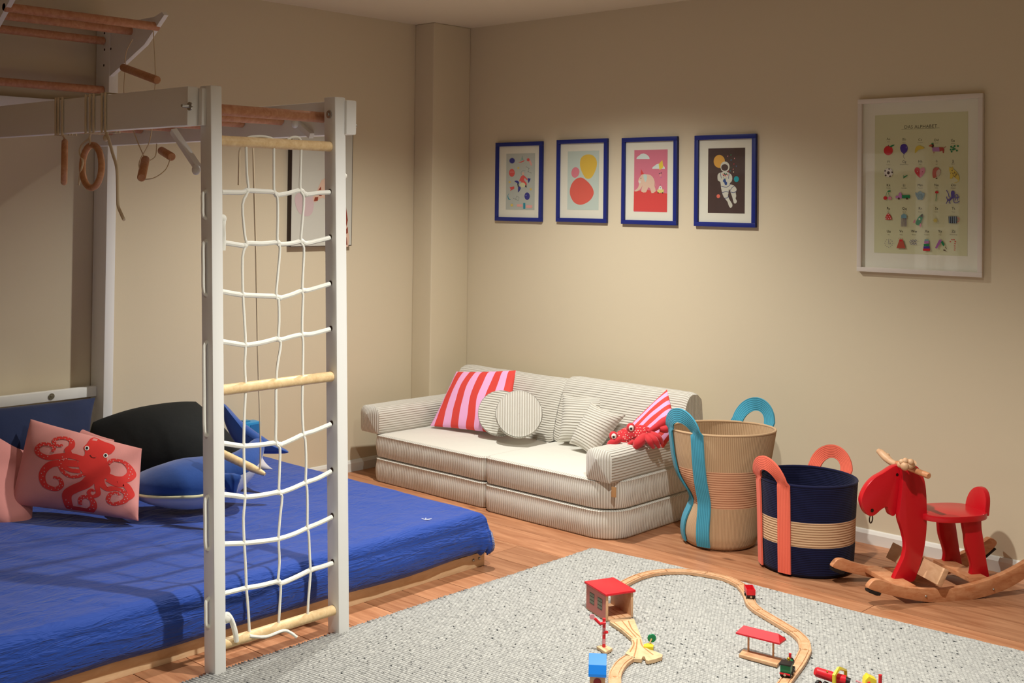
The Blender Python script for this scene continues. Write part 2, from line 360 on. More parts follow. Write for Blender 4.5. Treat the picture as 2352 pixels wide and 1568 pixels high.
MB().tube(smoothpts([WL(573, 1460, XN+.015), WL(610, 1462, XN+.018), WL(650, 1448, XN+.018), WL(668, 1453, XN+.02), WL(682, 1463, XN+.03)], 4), .005, M_ROPE, 7).build('net_cord', M_ROPE, G)
MB().ell(WL(788, 404, XN), (.012, .015, .012), M_ROPE).build('rope_knot', M_ROPE, G)
# rope bights outside the left post
for a, b_ in ((436, 502), (550, 674), (782, 992), (1132, 1256), (1366, 1436)):
    Y = -2.884; z0 = WR(470, a, Y).z; z1 = WR(472, b_, Y).z; zz = [(z0, .01), (z0-.012, -.006), ((z0+z1)/2, -.007), (z1+.012, -.006), (z1, .01)]
    MB().tube(smoothpts([(XN, ly(-2.884, z)+d, z) for z, d in zz], 4), .0062, M_ROPE, 8).build('rope_bight', M_ROPE, G)
MH = mat('drill_hole', '3a241a', .9)
hl = MB()
for h in H_:
    for i in (0, -1):
        pass
for z in [WL(757, h[-1][1], XN).z for h in H_]:
    c = Vector((XN, ly(-2.3865, z), z+.003)); MB().lathe(c, [(.0005, 0), (.0088, 0)], MH, 14, Matrix.Rotation(PI/2, 4, 'X')).build('rope_hole', MH, G)
# beams
ZB0, ZB1 = 1.727, 1.850
MB().box((.12, -2.985, ZB0), (1.872, -2.945, ZB1), bev=.006).build('beam', M_WHITE, G)
MB().box((.12, -2.392, ZB0), (1.925, -2.347, ZB1-.004), bev=.006).build('beam', M_WHITE, G)
MB().box((1.80, -2.945, ZB0+.002), (1.89, -2.928, ZB1-.004), bev=.003).build('spacer', M_WHITE, G)
# overhead bars
for x, z in ((1.80, 1.79), (1.555, 1.79), (1.31, 1.79), (1.065, 1.79), (.82, 1.79), (.575, 1.79), (.33, 1.79)):
    dowel((x, -2.945, z), (x, -2.392, z), .019, M_RED_BEECH, 'overhead_bar')
def strut(a, b_, w_=.014):
    a, b_ = Vector(a), Vector(b_); MB().tube([a, b_], w_, M_WHITE, 4).build('strut', M_WHITE, G)
    MB().ell(b_+Vector((.0, -.012, 0)), (.017, .012, .017), M_WHITE).build('strut_cap', M_WHITE, G)
strut(WR(398, 300, -2.93), WR(458, 390, -2.905)); strut(WR(716, 312, -2.40), WR(684, 284, -2.40))
def bolt(c, ax, r=.009, l=.016):
    c, ax = Vector(c), Vector(ax).normalized(); M = ax.to_track_quat('Z', 'Y').to_matrix().to_4x4()
    MB().lathe(c, [(.0005, .004), (r*1.5, .004), (r*1.5, 0)], M_STEEL, 16, M).lathe(c, [(.0005, l), (r*.55, l), (r*.62, .004)], M_STEEL, 10, M).build('bolt', M_STEEL, G)
bolt(WR(437, 244, -2.985), (0, -1, 0), l=.03); bolt((1.883, -2.434, 1.795), (0, -1, 0), l=.009); bolt((1.90, -2.347, 1.76), (0, 1, 0), l=.02)
# wall ladder
for y in (-2.30, -2.985): MB().box((.004, y, 0), (.125, y+.047, 2.30), bev=.005).build('wall_post', M_WHITE, G)
for z in (2.215, 1.99): dowel((.075, -2.94, z), (.075, -2.30, z), .0185, M_RED_BEECH, 'wall_rung')
MB().box((.03, -2.94, .595), (.062, -2.30, .64), bev=.003).build('cross_board', M_WHITE, G)
MB().box((.01, -2.94, 1.885), (.03, -2.30, 1.935), bev=.003).build('cross_board', M_WHITE, G)
bolt((.062, -2.515, .618), (1, 0, 0), l=.007)
for y in (-2.297, -2.955):
    o_ = [(.125, 2.05), (.125, 2.285), (.50, 2.285), (.56, 2.30), (.58, 2.285), (.42, 2.17), (.25, 2.10)]
    MB().prism([(x, y, z) for x, z in o_], (0, .022, 0), bev=.003).build('bracket', M_WHITE, G)
for x, z in ((.50, 2.243), (.305, 2.240)): dowel((x, -2.955, z), (x, -2.275 if x > .4 else -2.28, z), .0185, M_RED_BEECH, 'pull_up_bar')
hl = MB()
for q in ((240, 76), (240, 114), (254.5, 112), (238.5, 150)):
    c = WR(q[0], q[1], -2.3005); MB().lathe(c, [(.0005, 0), (.006, 0)], MH, 10, Matrix.Rotation(PI/2, 4, 'X')).build('drill_hole', MH, G)

# ---------------------------------------------------------------- gymnastic rings, rope ladder, trapeze, loose cords on the frame
M_RING = wood('ring_wood', 'b67c50', 'd09c70', ring=9, scale=(6, 6, 6))
def wraps(par, xs):
    for x in xs:
        yo, yi, zb, zt = -2.990, -2.940, ZB0-.006, ZB1+.006
        P = [(x, yo, zb), (x-.004, yo, zt), (x-.002, yi, zt), (x+.003, yi, zb)]
        MB().tube(P, .0042, M_CREAM, 7, closed=True).build('cord_wrap', M_CREAM, par)
c1 = WR(148, 372, -2.965); c2 = WR(211, 382, -2.965)
r1 = thing('gym_ring', 'wooden gym ring seen edge-on, tied to the near white beam', 'gym ring', (c1.x, c1.y, c1.z-.08), 'gym rings on the near beam')
MB().torus(c1, .073, .0115, VR+.369*VF+Vector((0, 0, -VR.z-.369*VF.z)), M_RING).build('ring', M_RING, r1); wraps(r1, (c1.x-.02, c1.x, c1.x+.03))
MB().tube([c1+Vector((0, 0, .083)), (c1.x, c1.y-.01, ZB0)], .004, M_CREAM, 7).build('cord', M_CREAM, r1)
r2 = thing('gym_ring', 'wooden gym ring turned half open, hanging from the near white beam', 'gym ring', (c2.x, c2.y, c2.z-.08), 'gym rings on the near beam')
ax2 = (VR+.346*VF).normalized()*.90+(VF-.346*VR).normalized()*.42; ax2.z = 0
MB().torus(c2, .075, .0115, ax2, M_RING).build('ring', M_RING, r2); wraps(r2, (c2.x-.0, c2.x+.03, c2.x+.055))
MB().tube(smoothpts([c2+Vector((.006, -.01, .075)), c2+Vector((.0, -.01, .10)), (c2.x+.01, c2.y-.01, ZB0)], 4), .004, M_CREAM, 7).build('cord', M_CREAM, r2)
MB().tube(smoothpts([WR(x, y, -2.97) for x, y in ((205, 318), (188, 332), (183, 350), (190, 372), (184, 400), (181, 425))], 4), .0035, M_CREAM, 6).build('cord_tail', M_CREAM, r2)
lc = MB().tube(smoothpts([WR(x, y, -2.992) for x, y in ((244, 306), (250, 320), (258, 350), (268, 385), (270, 430), (271, 470), (278, 490), (285, 505))], 4), .0055, M_CREAM, 8)
lc.ell(WR(243, 317, -2.992), (.012, .008, .012), M_CREAM)
lo = thing('hanging_cord', 'long cream cord tail knotted and dangling below the near beam', 'cord', WR(285, 505, -2.992)); lc.build('cord', M_CREAM, lo); 
wraps(lo, (WR(238, 250, -2.985).x, WR(246, 250, -2.985).x))
# rope ladder gathered between the beams
rl = thing('rope_ladder', 'rope ladder with three short wooden rungs hung up between the beams', 'rope ladder', (.75, -2.6, 1.55))
a0, a1 = D(283, 155, 5.05), D(361, 184, 4.72)
b0, b1 = D(334, 366, 4.75), D(325, 408, 4.5); d0, d1 = D(371, 346, 4.8), D(394, 360, 4.62)
for a, b_ in ((a0, a1), (b0, b1), (d0, d1)): dowel(a, b_, .0165, M_RING, 'rung', rl)
for P in ([D(305, 90, 5.0), D(290, 120, 5.0), D(287, 160, 5.03), D(286, 230, 5.0), D(310, 310, 4.8), D(334, 366, 4.74)], [D(352, 70, 4.75), D(355, 120, 4.74), D(357, 182, 4.73), D(352, 240, 4.7), D(345, 320, 4.6), D(320, 372, 4.6), D(326, 405, 4.52)],
          [D(333, 412, 4.5), D(355, 408, 4.5), D(380, 390, 4.55), D(391, 365, 4.6)], [D(345, 368, 4.7), D(357, 358, 4.72), D(360, 330, 4.74)]):
    MB().tube(smoothpts(P, 5), .0022, M_CREAM, 6).build('ladder_cord', M_CREAM, rl)
# trapeze bar
tz = thing('trapeze_swing', 'pale wooden trapeze bar on thin cords, hanging low over the blue bed', 'trapeze swing', D(605, 1088, 4.62))
e0, e1 = D(603, 1086, 4.62), D(478, 1026, 4.72)
t_ = (e1-e0).normalized(); MB().tube([e0-t_*.012, e0, e0+t_*.05, e1], [.006, .010, .016, .017], M_BEECH, 12).build('bar', M_BEECH, tz)
for P in ([e0+t_*.012, D(598, 1000, 4.62), D(592, 800, 4.62), D(588, 600, 4.62), D(584, 450, 4.62), D(580, 300, 4.62)], [e1-t_*.02, D(480, 900, 4.72), D(484, 600, 4.72), D(490, 300, 4.70)]):
    MB().tube(smoothpts(P, 4), .0035, M_CREAM, 7).build('cord', M_CREAM, tz)
MB().tube(smoothpts([D(590, 290, 4.68), D(575, 330, 4.68), D(552, 340, 4.68), D(549, 380, 4.68), D(548, 425, 4.68)], 4), .004, M_CREAM, 7).build('cord_tail', M_CREAM, tz)

# ================================================================ bed
BD = thing('low_bed', 'low pine bed frame under the blue mattress', 'bed', (.9, -2.4, 0))
M_PINE = wood('pine', 'dcb78a', 'f0d2a8', ring=5, scale=(2, 2, 9))
bx0, bx1, by0, by1 = .05, 1.703, -3.50, -1.446
MB().box((bx1-.024, by0, 0), (bx1, by1, .057), bev=.002).build('side_rail', M_PINE, BD); MB().box((bx0, by0, 0), (bx0+.024, by1, .057), bev=.002).build('side_rail', M_PINE, BD)
MB().box((bx0+.024, by1-.03, 0), (bx1-.024, by1-.006, .055), bev=.002).build('end_rail', M_PINE, BD); MB().box((bx0+.024, by0+.006, 0), (bx1-.024, by0+.03, .055), bev=.002).build('end_rail', M_PINE, BD)
for i in range(12):
    yy = by0+.12+i*.165; MB().box((bx0+.024, yy, .030), (bx1-.024, yy+.07, .05)).build('slat', M_PINE, BD, smooth=False)
for y in (-1.478, -1.512): MB().ell((bx1+.002, y, .034), (.004, .0065, .0065), M_STEEL, nu=12, nv=8).build('bolt_head', M_STEEL, BD)
def mattress():
    x0, x1, y0, y1, z0, z1 = .055, 1.735, -3.52, -1.465, .058, .232
    nx, ny = 120, 150; prof = []
    def top(x, y):
        dx = min(x-x0, x1-x); dy = min(y-y0, y1-y); R = .045
        def fo(d): return 0 if d > R else (R-math.sqrt(max(0, R*R-(R-d)**2)))
        ez = max(fo(dx), fo(dy)) if min(dx, dy) > 0 else R
        ca = math.cos(.35); 
        p = Vector((x, y, 0)); wv = .007*noise.noise(Vector((x*3-y*7, y*3+x*2, .3)))+.006*(abs(noise.noise(Vector((x*8-y*13, y*7+x*4, 1.7))))-.2)
        sag = .012*math.exp(-((x-.9)**2+(y+2.7)**2)/.8)
        return z1-ez-sag+wv*(min(1, min(dx, dy)/.05) if min(dx, dy) > 0 else 0)
    gx = [x0+(x1-x0)*(.5-.5*math.cos(PI*i/nx))*1. for i in range(nx+1)]; gy = [y0+(y1-y0)*(.5-.5*math.cos(PI*j/ny)) for j in range(ny+1)]
    mb = MB(); mb.grid([[Vector((x, y, top(x, y))) for y in gy] for x in gx])
    per = [(x, y0) for x in gx[:-1]]+[(x1, y) for y in gy[:-1]]+[(x, y1) for x in reversed(gx[1:])]+[(x0, y) for y in reversed(gy[1:])]
    rings = []; k = 9
    cx, cy = (x0+x1)/2, (y0+y1)/2
    for j in range(k+1):
        t = j/k; rg = []
        for i, (x, y) in enumerate(per):
            zt = top(x, y); n = Vector(((1 if x == x1 else -1 if x == x0 else 0), (1 if y == y1 else -1 if y == y0 else 0), 0))
            if n.length > 1: n.normalize()
            bul = .012*math.sin(PI*t)+.004*noise.noise(Vector((x*2, y*2, t*6)))+.003*noise.noise(Vector((x*12, y*12, t*22)))*min(1, t*3)
            hem = .014*noise.noise(Vector((x*2.3, y*2.3, 4)))*t
            cdist = math.hypot(x-x1, y-y1); fl_ = math.exp(-(cdist/.07)**2)
            bul += fl_*.03*t; hem += fl_*(.012*math.sin(i*.9))*t
            tuck = -.02*max(0, t-.85)/.15
            rg.append(Vector((x, y, 0))+n*(bul*(1 if j else 0)+tuck)+Vector((0, 0, zt+(z0-zt)*t+hem)))
        rings.append(rg)
    mb.grid(rings, closev=True); return mb
m = bpy.data.materials.new('blue_sheet'); m.use_nodes = True; N = NT(m); b = N.b
b.inputs['Base Color'].default_value = rgb('174098'); b.inputs['Roughness'].default_value = .7; b.inputs['Sheen Weight'].default_value = .25; b.inputs['Specular IOR Level'].default_value = .25
tc = N.n('ShaderNodeTexCoord'); mp = N.n('ShaderNodeMapping'); mp.inputs['Scale'].default_value = (5, 2.2, 14); mp.inputs['Rotation'].default_value = (0, 0, .45); N.l(tc, 'Object', mp, 'Vector')
n1 = N.n('ShaderNodeTexNoise', i_Scale=3.2, i_Detail=3., i_Distortion=1.2); N.l(mp, 0, n1, 'Vector'); 
rg = N.n('ShaderNodeTexNoise', i_Scale=4.5, i_Detail=2., i_Distortion=2.2); rg.noise_type = 'RIDGED_MULTIFRACTAL'; N.l(mp, 0, rg, 'Vector')
ad = N.n('ShaderNodeMath', operation='MULTIPLY_ADD'); ad.inputs[1].default_value = .35; N.l(rg, 'Fac', ad, 0); N.l(n1, 'Fac', ad, 2)
bp = N.n('ShaderNodeBump', i_Strength=.7, i_Distance=.014); N.l(ad, 0, bp, 'Height'); N.l(bp, 0, b, 'Normal')
tag(mattress().build('mattress', m, ang=60), 'large mattress in a creased royal blue fitted sheet on the low bed', 'mattress')
fb = MB(); c = FL(978, 1195, .229)
for a, l in ((.3, .02), (1.0, .024), (2.4, .014), (3.6, .018)): fb.prism([c+Vector((math.cos(a)*l*s_-math.sin(a)*w_, math.sin(a)*l*s_+math.cos(a)*w_, .003+.003*s_)) for s_, w_ in ((0, .002), (1, .001), (1, -.001), (0, -.002))], (0, 0, .0012))
tag(fb.build('feather', mat('white_down', 'e8e8e8', .9)), 'tiny white feather lying on the blue mattress', 'feather')

# ================================================================ pillows
def pillow4(name, c, thick, m, label=None, cat='pillow', n=22, pinch=.10, sharp=.5, wr=.004, wsc=9., back=None, sag=0., seed=0., par=None, uvm=False):
    """c: bottom-left, bottom-right, top-right, top-left corners; bulges along the normal facing the room"""
    c = [Vector(q) for q in c]; nrm = ((c[1]-c[0]).cross(c[3]-c[0])+(c[3]-c[2]).cross(c[1]-c[2])*0).normalized()
    if nrm.dot(Vector(CP)-c[0]) < 0: nrm = -nrm
    W = ((c[1]-c[0]).length+(c[2]-c[3]).length)/2; Hh = ((c[3]-c[0]).length+(c[2]-c[1]).length)/2
    def S_(s, t, side=1, off=0.):
        s2 = s*(1-pinch*(1-t*t)*s*s); t2 = t*(1-pinch*(1-s*s)*t*t); u, v = (s2+1)/2, (t2+1)/2
        p = c[0]*(1-u)*(1-v)+c[1]*u*(1-v)+c[2]*u*v+c[3]*(1-u)*v
        h = (max(0, 1-s*s)**sharp)*(max(0, 1-t*t)**sharp)
        edge = min(1, (1-max(abs(s), abs(t)))*6)
        wv = wr*noise.noise(Vector((p.x*wsc+seed, p.y*wsc, p.z*wsc)))*edge*2
        return p+nrm*(side*h*thick/2+side*off+wv)+Vector((0, 0, -sag*(1-t*t)))
    g = [math.sin((-1+2*i/n)*PI/2) for i in range(n+1)]
    mb = MB()
    uv = [[((s+1)/2*(W if uvm else 1), (t+1)/2*(Hh if uvm else 1)) for t in g] for s in g]
    mb.grid([[S_(s, t, 1) for t in g] for s in g], m, uvs=uv); mb.grid([[S_(s, t, -1) for t in g] for s in g], back or m, uvs=uv, flip=True)
    bm = None
    o = mb.build(name, m, par, ang=75)
    if label: tag(o, label, cat)
    return o, S_
M_PINK = mat('pink_cotton', 'd99089', .85, var=.05, bump=.3, bscale=300, bdist=.001, sheen=.2)
M_NAVY = mat('navy_cotton', '0a1f48', .8, var=.12, bump=.3, bscale=25, bdist=.004, sheen=.2)
M_BLACK = mat('black_cotton', '0a0d0c', .85, var=.2, bump=.4, bscale=18, bdist=.006, sheen=.0)
M_LINING = mat('cream_cotton', 'd8d2a8', .9)
pillow4('pillow', [D(-70, 1062, 4.78), D(205, 1030, 5.12), D(219, 913, 5.27), D(-80, 945, 4.86)], .10, M_NAVY, 'navy blue pillow leaning against the wall ladder', back=M_LINING, pinch=.03)
pillow4('pillow', [D(225, 1100, 5.08), D(585, 1085, 5.10), D(450, 922, 5.34), D(213, 970, 5.26)], .24, M_BLACK, 'large black pillow behind the whale cushion', pinch=-.10, wr=.008, wsc=5, n=26)
pillow4('pillow', [D(110, 1120, 5.06), D(290, 1170, 4.94), D(262, 1010, 5.08), D(136, 956, 5.16)], .07, M_PINK, 'plain pink pillow half hidden behind the octopus pillow', pinch=.08, seed=3)
pk, _ = pillow4('pillow', [D(-190, 1165, 4.66), D(74, 1238, 4.66), D(98, 1035, 5.0), D(-120, 945, 4.76)], .13, M_PINK, 'crumpled pink pillow at the photo edge, left of the octopus pillow', pinch=.07, wr=.012, wsc=6, seed=9)
M_OCT = mat('red_print', 'd8322b', .8); M_BLK = mat('black_ink', '1c1512', .8); M_WHT = mat('white_print', 'efece2', .8)
po, SO = pillow4('pillow', [D(25, 1157, 4.74), D(318, 1196, 4.62), D(326, 1030, 4.78), D(70, 962, 4.92)], .15, M_PINK, 'pink pillow printed with a smiling red octopus', pinch=.02, seed=1, wr=.003)
# map photo pixels of the print to pillow parameters by a small search
def inv(S_, x, y):
    best = None; s = t = 0.
    def pr(s, t):
        v = np.array(S_(s, t, 1))-CP; z = v@CF; return PCX+FPX*(v@CR)/z, PCY-FPX*(v@CU)/z
    for _ in range(14):
        a, b_ = pr(s, t); e = 1e-3; ax, ay = pr(s+e, t); bx_, by_ = pr(s, t+e)
        J = np.array([[(ax-a)/e, (bx_-a)/e], [(ay-b_)/e, (by_-b_)/e]])
        try: d = np.linalg.solve(J, [x-a, y-b_])
        except Exception: break
        s = max(-.97, min(.97, s+max(-.3, min(.3, d[0])))); t = max(-.97, min(.97, t+max(-.3, min(.3, d[1]))))
    return s, t
def pz(x, y): return (x/3.459, 880+y/3.459)   # measured in an enlarged crop of the pillow
def strip(mb, P, w0, w1, m, off, n=6):
    uv = [inv(SO, *pz(*p)) for p in smoothpts([(x, y, 0) for x, y in P], n) for p in [(p[0], p[1])]]
    L = []
    for i, (s, t) in enumerate(uv):
        a = uv[max(0, i-1)]; b_ = uv[min(len(uv)-1, i+1)]; dx, dy = b_[0]-a[0], b_[1]-a[1]; l = math.hypot(dx, dy) or 1
        w_ = (w0+(w1-w0)*i/(len(uv)-1))
        L.append([SO(max(-.98, min(.98, s+q*w_*-dy/l)), max(-.98, min(.98, t+q*w_*dx/l)), 1, off) for q in (-1, 0, 1)])
    mb.grid(L, m)
pb = MB()
def blob(P, m, off):
    Q = [inv(SO, *pz(x, y)) for x, y in P]; cx = sum(q[0] for q in Q)/len(Q); cy = sum(q[1] for q in Q)/len(Q)
    pb.grid([[SO(cx+(s-cx)*k, cy+(t-cy)*k, 1, off) for k in (0.02, .25, .5, .75, 1)] for s, t in Q], m, closeu=True)
def spt(P, n=4): return [(p[0], p[1]) for p in smoothpts([(x, y, 0) for x, y in P], n, True)]
blob(spt([(720, 440), (760, 432), (820, 460), (900, 490), (915, 520), (890, 555), (862, 570), (850, 600), (860, 640), (880, 690), (860, 740), (800, 775), (740, 770), (690, 740), (640, 690), (620, 640), (640, 595), (672, 570), (676, 540), (664, 510), (690, 480)]), M_OCT, .0012)
T_ = [([(650, 600), (560, 575), (470, 580), (380, 590), (310, 560), (295, 520), (330, 485), (390, 485), (430, 510), (420, 545)], .075, .028),
      ([(560, 580), (540, 530), (570, 500), (570, 460), (520, 435), (450, 440), (430, 465), (460, 495), (500, 490)], .06, .028),
      ([(620, 640), (520, 635), (420, 640), (360, 680), (335, 740), (360, 810), (440, 840), (490, 810), (475, 760), (425, 745)], .085, .028),
      ([(640, 700), (560, 690), (500, 650), (520, 600), (490, 600), (480, 660), (520, 720), (590, 745), (680, 720)], .05, .03),
      ([(740, 740), (680, 800), (590, 840), (535, 880), (540, 950), (580, 1020), (660, 1035), (740, 990), (735, 930), (680, 900), (640, 920), (640, 965)], .095, .028),
      ([(770, 760), (775, 830), (780, 880), (735, 900), (705, 870), (730, 845), (750, 860)], .045, .022),
      ([(800, 750), (810, 800), (850, 840), (910, 835), (980, 860), (1010, 900), (980, 940), (900, 960), (860, 930), (880, 880), (930, 870), (950, 890)], .06, .024),
      ([(840, 730), (920, 760), (1000, 760), (1045, 720), (1030, 670), (980, 625), (900, 610), (860, 640)], .085, .03),
      ([(860, 760), (930, 800), (990, 800), (1030, 850), (1040, 890), (1000, 925)], .08, .035)]
for P, a, b_ in T_: strip(pb, P, a, b_, M_OCT, .0014)
for x, y in ((693, 516), (841, 574)):
    blob(spt([(x+18*math.cos(a), y+18*math.sin(a)) for a in np.linspace(0, 2*PI, 8, False)], 2), M_WHT, .0022); blob(spt([(x+11*math.cos(a), y+11*math.sin(a)) for a in np.linspace(0, 2*PI, 8, False)], 2), M_BLK, .0028)
strip(pb, [(716, 570), (735, 590), (762, 592)], .007, .007, M_BLK, .0022, 4)
for P, a, b_ in T_:
    if len(P) < 8: continue
    Q = smoothpts([(x, y, 0) for x, y in P], 3); k = len(Q)
    for i in range(int(k*.35), k-1, 1):
        d = (Q[min(k-1, i+1)]-Q[i-1]); nn = Vector((-d.y, d.x, 0)).normalized()*8*(1 if i % 2 else -1)
        c_ = Q[i]+nn; blob([(c_.x+5*math.cos(q), c_.y+5*math.sin(q)) for q in np.linspace(0, 2*PI, 6, False)], M_PINK, .0020)
pb.build('octopus_print', M_OCT, po, ang=180)
# grey cushion behind the tail
pillow4('pillow', [D(470, 1095, 5.24), D(627, 1077, 5.16), D(598, 1036, 5.30), D(500, 1030, 5.36)], .05, mat('grey_cotton', 'b9b4b8', .85, var=.05), 'small grey cushion under the whale tail', wr=.004, wsc=12)
# whale cushion
WH = thing('whale_cushion', 'blue plush whale with pale belly and raised tail on the bed', 'whale toy', (.75, -2.3, .23))
M_WB = mat('whale_blue', '134189', .85, var=.1, bump=.4, bscale=40, bdist=.003, sheen=.4); M_WG = mat('whale_belly', 'e2e4e6', .85, var=.05, bump=.3, bscale=40, bdist=.003)
sp = [(304, 1110, 4.60, .004, .004), (311, 1110, 4.59, .05, .022), (335, 1111, 4.56, .095, .052), (375, 1112, 4.53, .125, .078), (420, 1110, 4.53, .135, .093), (470, 1106, 4.55, .13, .095), (520, 1092, 4.6, .105, .082), (556, 1068, 4.66, .075, .06), (580, 1040, 4.74, .045, .038), (590, 1020, 4.8, .03, .022), (594, 1008, 4.83, .012, .01)]
cs = smoothpts([D(x, y, d+(.30 if x < 500 else .30-.0014*(x-500))) for x, y, d, a, b_ in sp], 4); ra = smoothpts([(a*1.06, b_*1.06, 0) for x, y, d, a, b_ in sp], 4); rings = []
nseg = 32
for i, p in enumerate(cs):
    t = (cs[min(i+1, len(cs)-1)]-cs[max(i-1, 0)]).normalized(); sd = t.cross(Vector((0, 0, 1))).normalized(); up = sd.cross(t)
    rings.append([p+sd*ra[i].x*math.cos(a)*1.0+up*ra[i].y*math.sin(a) for a in [2*PI*j/nseg for j in range(nseg)]])
wb = MB(); wg = MB(); lip = MB()
for j in range(nseg):
    a = (j+.5)/nseg*2*PI; tgt = wg if (math.sin(a) < -.12) else wb
    tgt.grid([[r[j], r[(j+1) % nseg]] for r in rings], flip=True)
def weld(mb):
    bm = bmesh.new(); vs = [bm.verts.new(v) for v in mb.v]
    for f in mb.f:
        try: bm.faces.new([vs[i] for i in f])
        except ValueError: pass
    bmesh.ops.remove_doubles(bm, verts=bm.verts[:], dist=1e-5); return MB().bm(bm)
weld(wb).build('back', M_WB, WH, ang=80); weld(wg).build('belly', M_WG, WH, ang=80)
jm = [j for j in range(nseg) if abs(math.sin(j/nseg*2*PI)+.12) < .14]
for j in jm[:2]: pass
js = min(range(nseg), key=lambda j: abs(math.sin(j/nseg*2*PI)+.2)+(0 if (rings[16][j]-Vector(CP)).length < (rings[16][(nseg//2-j) % nseg]-Vector(CP)).length else 5))
lp = [r[js]+(r[js]-c_)*.05 for r, c_ in zip(rings, cs)][3:26]
MB().tube(lp, .006, M_LINING, 8).build('mouth_piping', mat('mouth_piping', 'c9c4b4', .85), WH)
fk = [(511, 926), (522, 936), (545, 960), (575, 983), (605, 1004), (635, 1024), (662, 1036), (655, 1041), (620, 1042), (585, 1040), (556, 1030), (536, 1010), (522, 985), (513, 958)]
fo = smoothpts([D(x, y, 5.04-.0004*(x-511)) for x, y in fk], 3, True); cc = sum(fo, Vector())/len(fo); nf = -VF
mb = MB(); mb.grid([[cc+(p-cc)*k+nf*h for k, h in ((1, 0), (.93, .012), (.75, .02), (.4, .026), (.02, .028))] for p in fo], closeu=True); mb.grid([[cc+(p-cc)*k-nf*h for k, h in ((1, 0), (.93, .012), (.75, .02), (.4, .026), (.02, .028))] for p in fo], closeu=True, flip=True)
weld(mb).build('tail_fluke', M_WB, WH, ang=80)
fn = smoothpts([D(x, y, 4.76) for x, y in ((505, 1088), (552, 1090), (548, 1115), (540, 1140), (520, 1128), (508, 1110))], 3, True)
cc = sum(fn, Vector())/len(fn); mb = MB()
for sg in (1, -1): mb.grid([[cc+(p-cc)*k+nf*h*sg for k, h in ((1, 0), (.85, .008), (.4, .014), (.02, .015))] for p in fn], closeu=True, flip=sg < 0)
weld(mb).build('fin', M_WB, WH, ang=80)
# blue box by the wall
bxo = thing('blue_box', 'small bright blue carton standing by the left wall behind the whale tail', 'box', (.11, -1.45, .23))
MBX = mat('blue_carton', '2a8fc9', .4); MB().box((.08, -1.545, .232), (.15, -1.455, .385), bev=.002).build('carton', MBX, bxo); MB().box((.09, -1.535, .385), (.12, -1.50, .392), bev=.001).build('flap', mat('blue_carton_flap', '3f86ad', .5), bxo)
MB().box((.151, -1.52, .32), (.1525, -1.47, .375)).build('label_patch', mat('carton_print', '1d6fae', .5), bxo, smooth=False)
# ================================================================ foam sofa in corduroy
M_CORD = ribbed('grey_corduroy', 'dcd9ce', 'bdb6a8', .0125, strength=.8, dist=.004, sheen=.5, spec=.35)
M_SEAT = mat('corduroy_top', 'dedbd0', .8, var=.03, bump=.25, bscale=14, bdist=.01, sheen=.4)
M_CORDSQ = ribbed('cushion_corduroy', 'dcd9ce', 'bab3a4', .0145, strength=.9, dist=.004, sheen=.5, axis=1)
def rrect(x0, x1, y0, y1, rs, n=8):
    """counter-clockwise outline, radii for corners (x0y0, x1y0, x1y1, x0y1)"""
    out = []
    for (cx, cy, sx, sy, r, a0) in ((x0, y0, 1, 1, rs[0], PI), (x1, y0, -1, 1, rs[1], 1.5*PI), (x1, y1, -1, -1, rs[2], 0), (x0, y1, 1, -1, rs[3], .5*PI)):
        r = max(r, 1e-4); ox, oy = cx+sx*r, cy+sy*r
        for i in range(n+1): a = a0+.5*PI*i/n; out.append((ox+r*math.cos(a), oy+r*math.sin(a)))
    res = []; 
    for i, p in enumerate(out):
        q = out[(i+1) % len(out)]; d = math.hypot(q[0]-p[0], q[1]-p[1]); k = max(1, int(d/.03))
        for j in range(k): res.append((p[0]+(q[0]-p[0])*j/k, p[1]+(q[1]-p[1])*j/k))
    return res
def slab(O, z0, z1, ms, mt, er=.016, dome=.012, bul=.006, wob=.004, warp=None):
    n = len(O); cx = sum(p[0] for p in O)/n; cy = sum(p[1] for p in O)/n; L = [0]
    for i in range(n): q = O[(i+1) % n]; L.append(L[-1]+math.hypot(q[0]-O[i][0], q[1]-O[i][1]))
    N_ = []
    for i in range(n):
        a, b_ = O[i-1], O[(i+1) % n]; d = Vector((b_[1]-a[1], a[0]-b_[0], 0)); N_.append(d.normalized() if d.length else d)
    pr = [(-er, 0), (-er*.3, er*.15), (0, er*.6)]
    for t in (.2, .35, .5, .65, .8): pr.append((bul*math.sin(PI*t), er+(z1-z0-2*er)*t))
    pr += [(0, z1-z0-er*.7), (.003, z1-z0-er*.35), (-er*.25, z1-z0-.002), (-er*.9, z1-z0)]
    P = []; U = []
    for i in range(n+1):
        k = i % n; col = []; uc = []
        for d, z in pr:
            p = Vector((O[k][0], O[k][1], z0+z))+N_[k]*(d+wob*noise.noise(Vector((O[k][0]*4, O[k][1]*4, z*9+z0*7))))
            if warp: p = warp(p)
            col.append(p); uc.append((L[i], z))
        P.append(col); U.append(uc)
    mb = MB(); mb.grid(P, ms, uvs=U)
    tp = []; ut = []
    for i in range(n+1):
        k = i % n; e = P[i][-1]; col = []; uc = []
        for s in (1, .94, .85, .7, .5, .3, .12, .01):
            p = Vector((cx+(e.x-cx)*s, cy+(e.y-cy)*s, e.z+dome*(1-s**3)+.004*(1-s)*noise.noise(Vector((e.x*s*6, e.y*s*6, 2))))); col.append(p); uc.append((p.x, p.y))
        tp.append(col); ut.append(uc)
    mb.grid(tp, mt, uvs=ut)
    b_ = [P[i][0] for i in range(n)]; mb.add(b_, [list(reversed(range(n)))], ms, [(p.x, p.y) for p in b_])
    return mb
SF = thing('corduroy_sofa', 'low light grey corduroy foam sofa against the right wall', 'sofa', (1.06, -.45, 0))
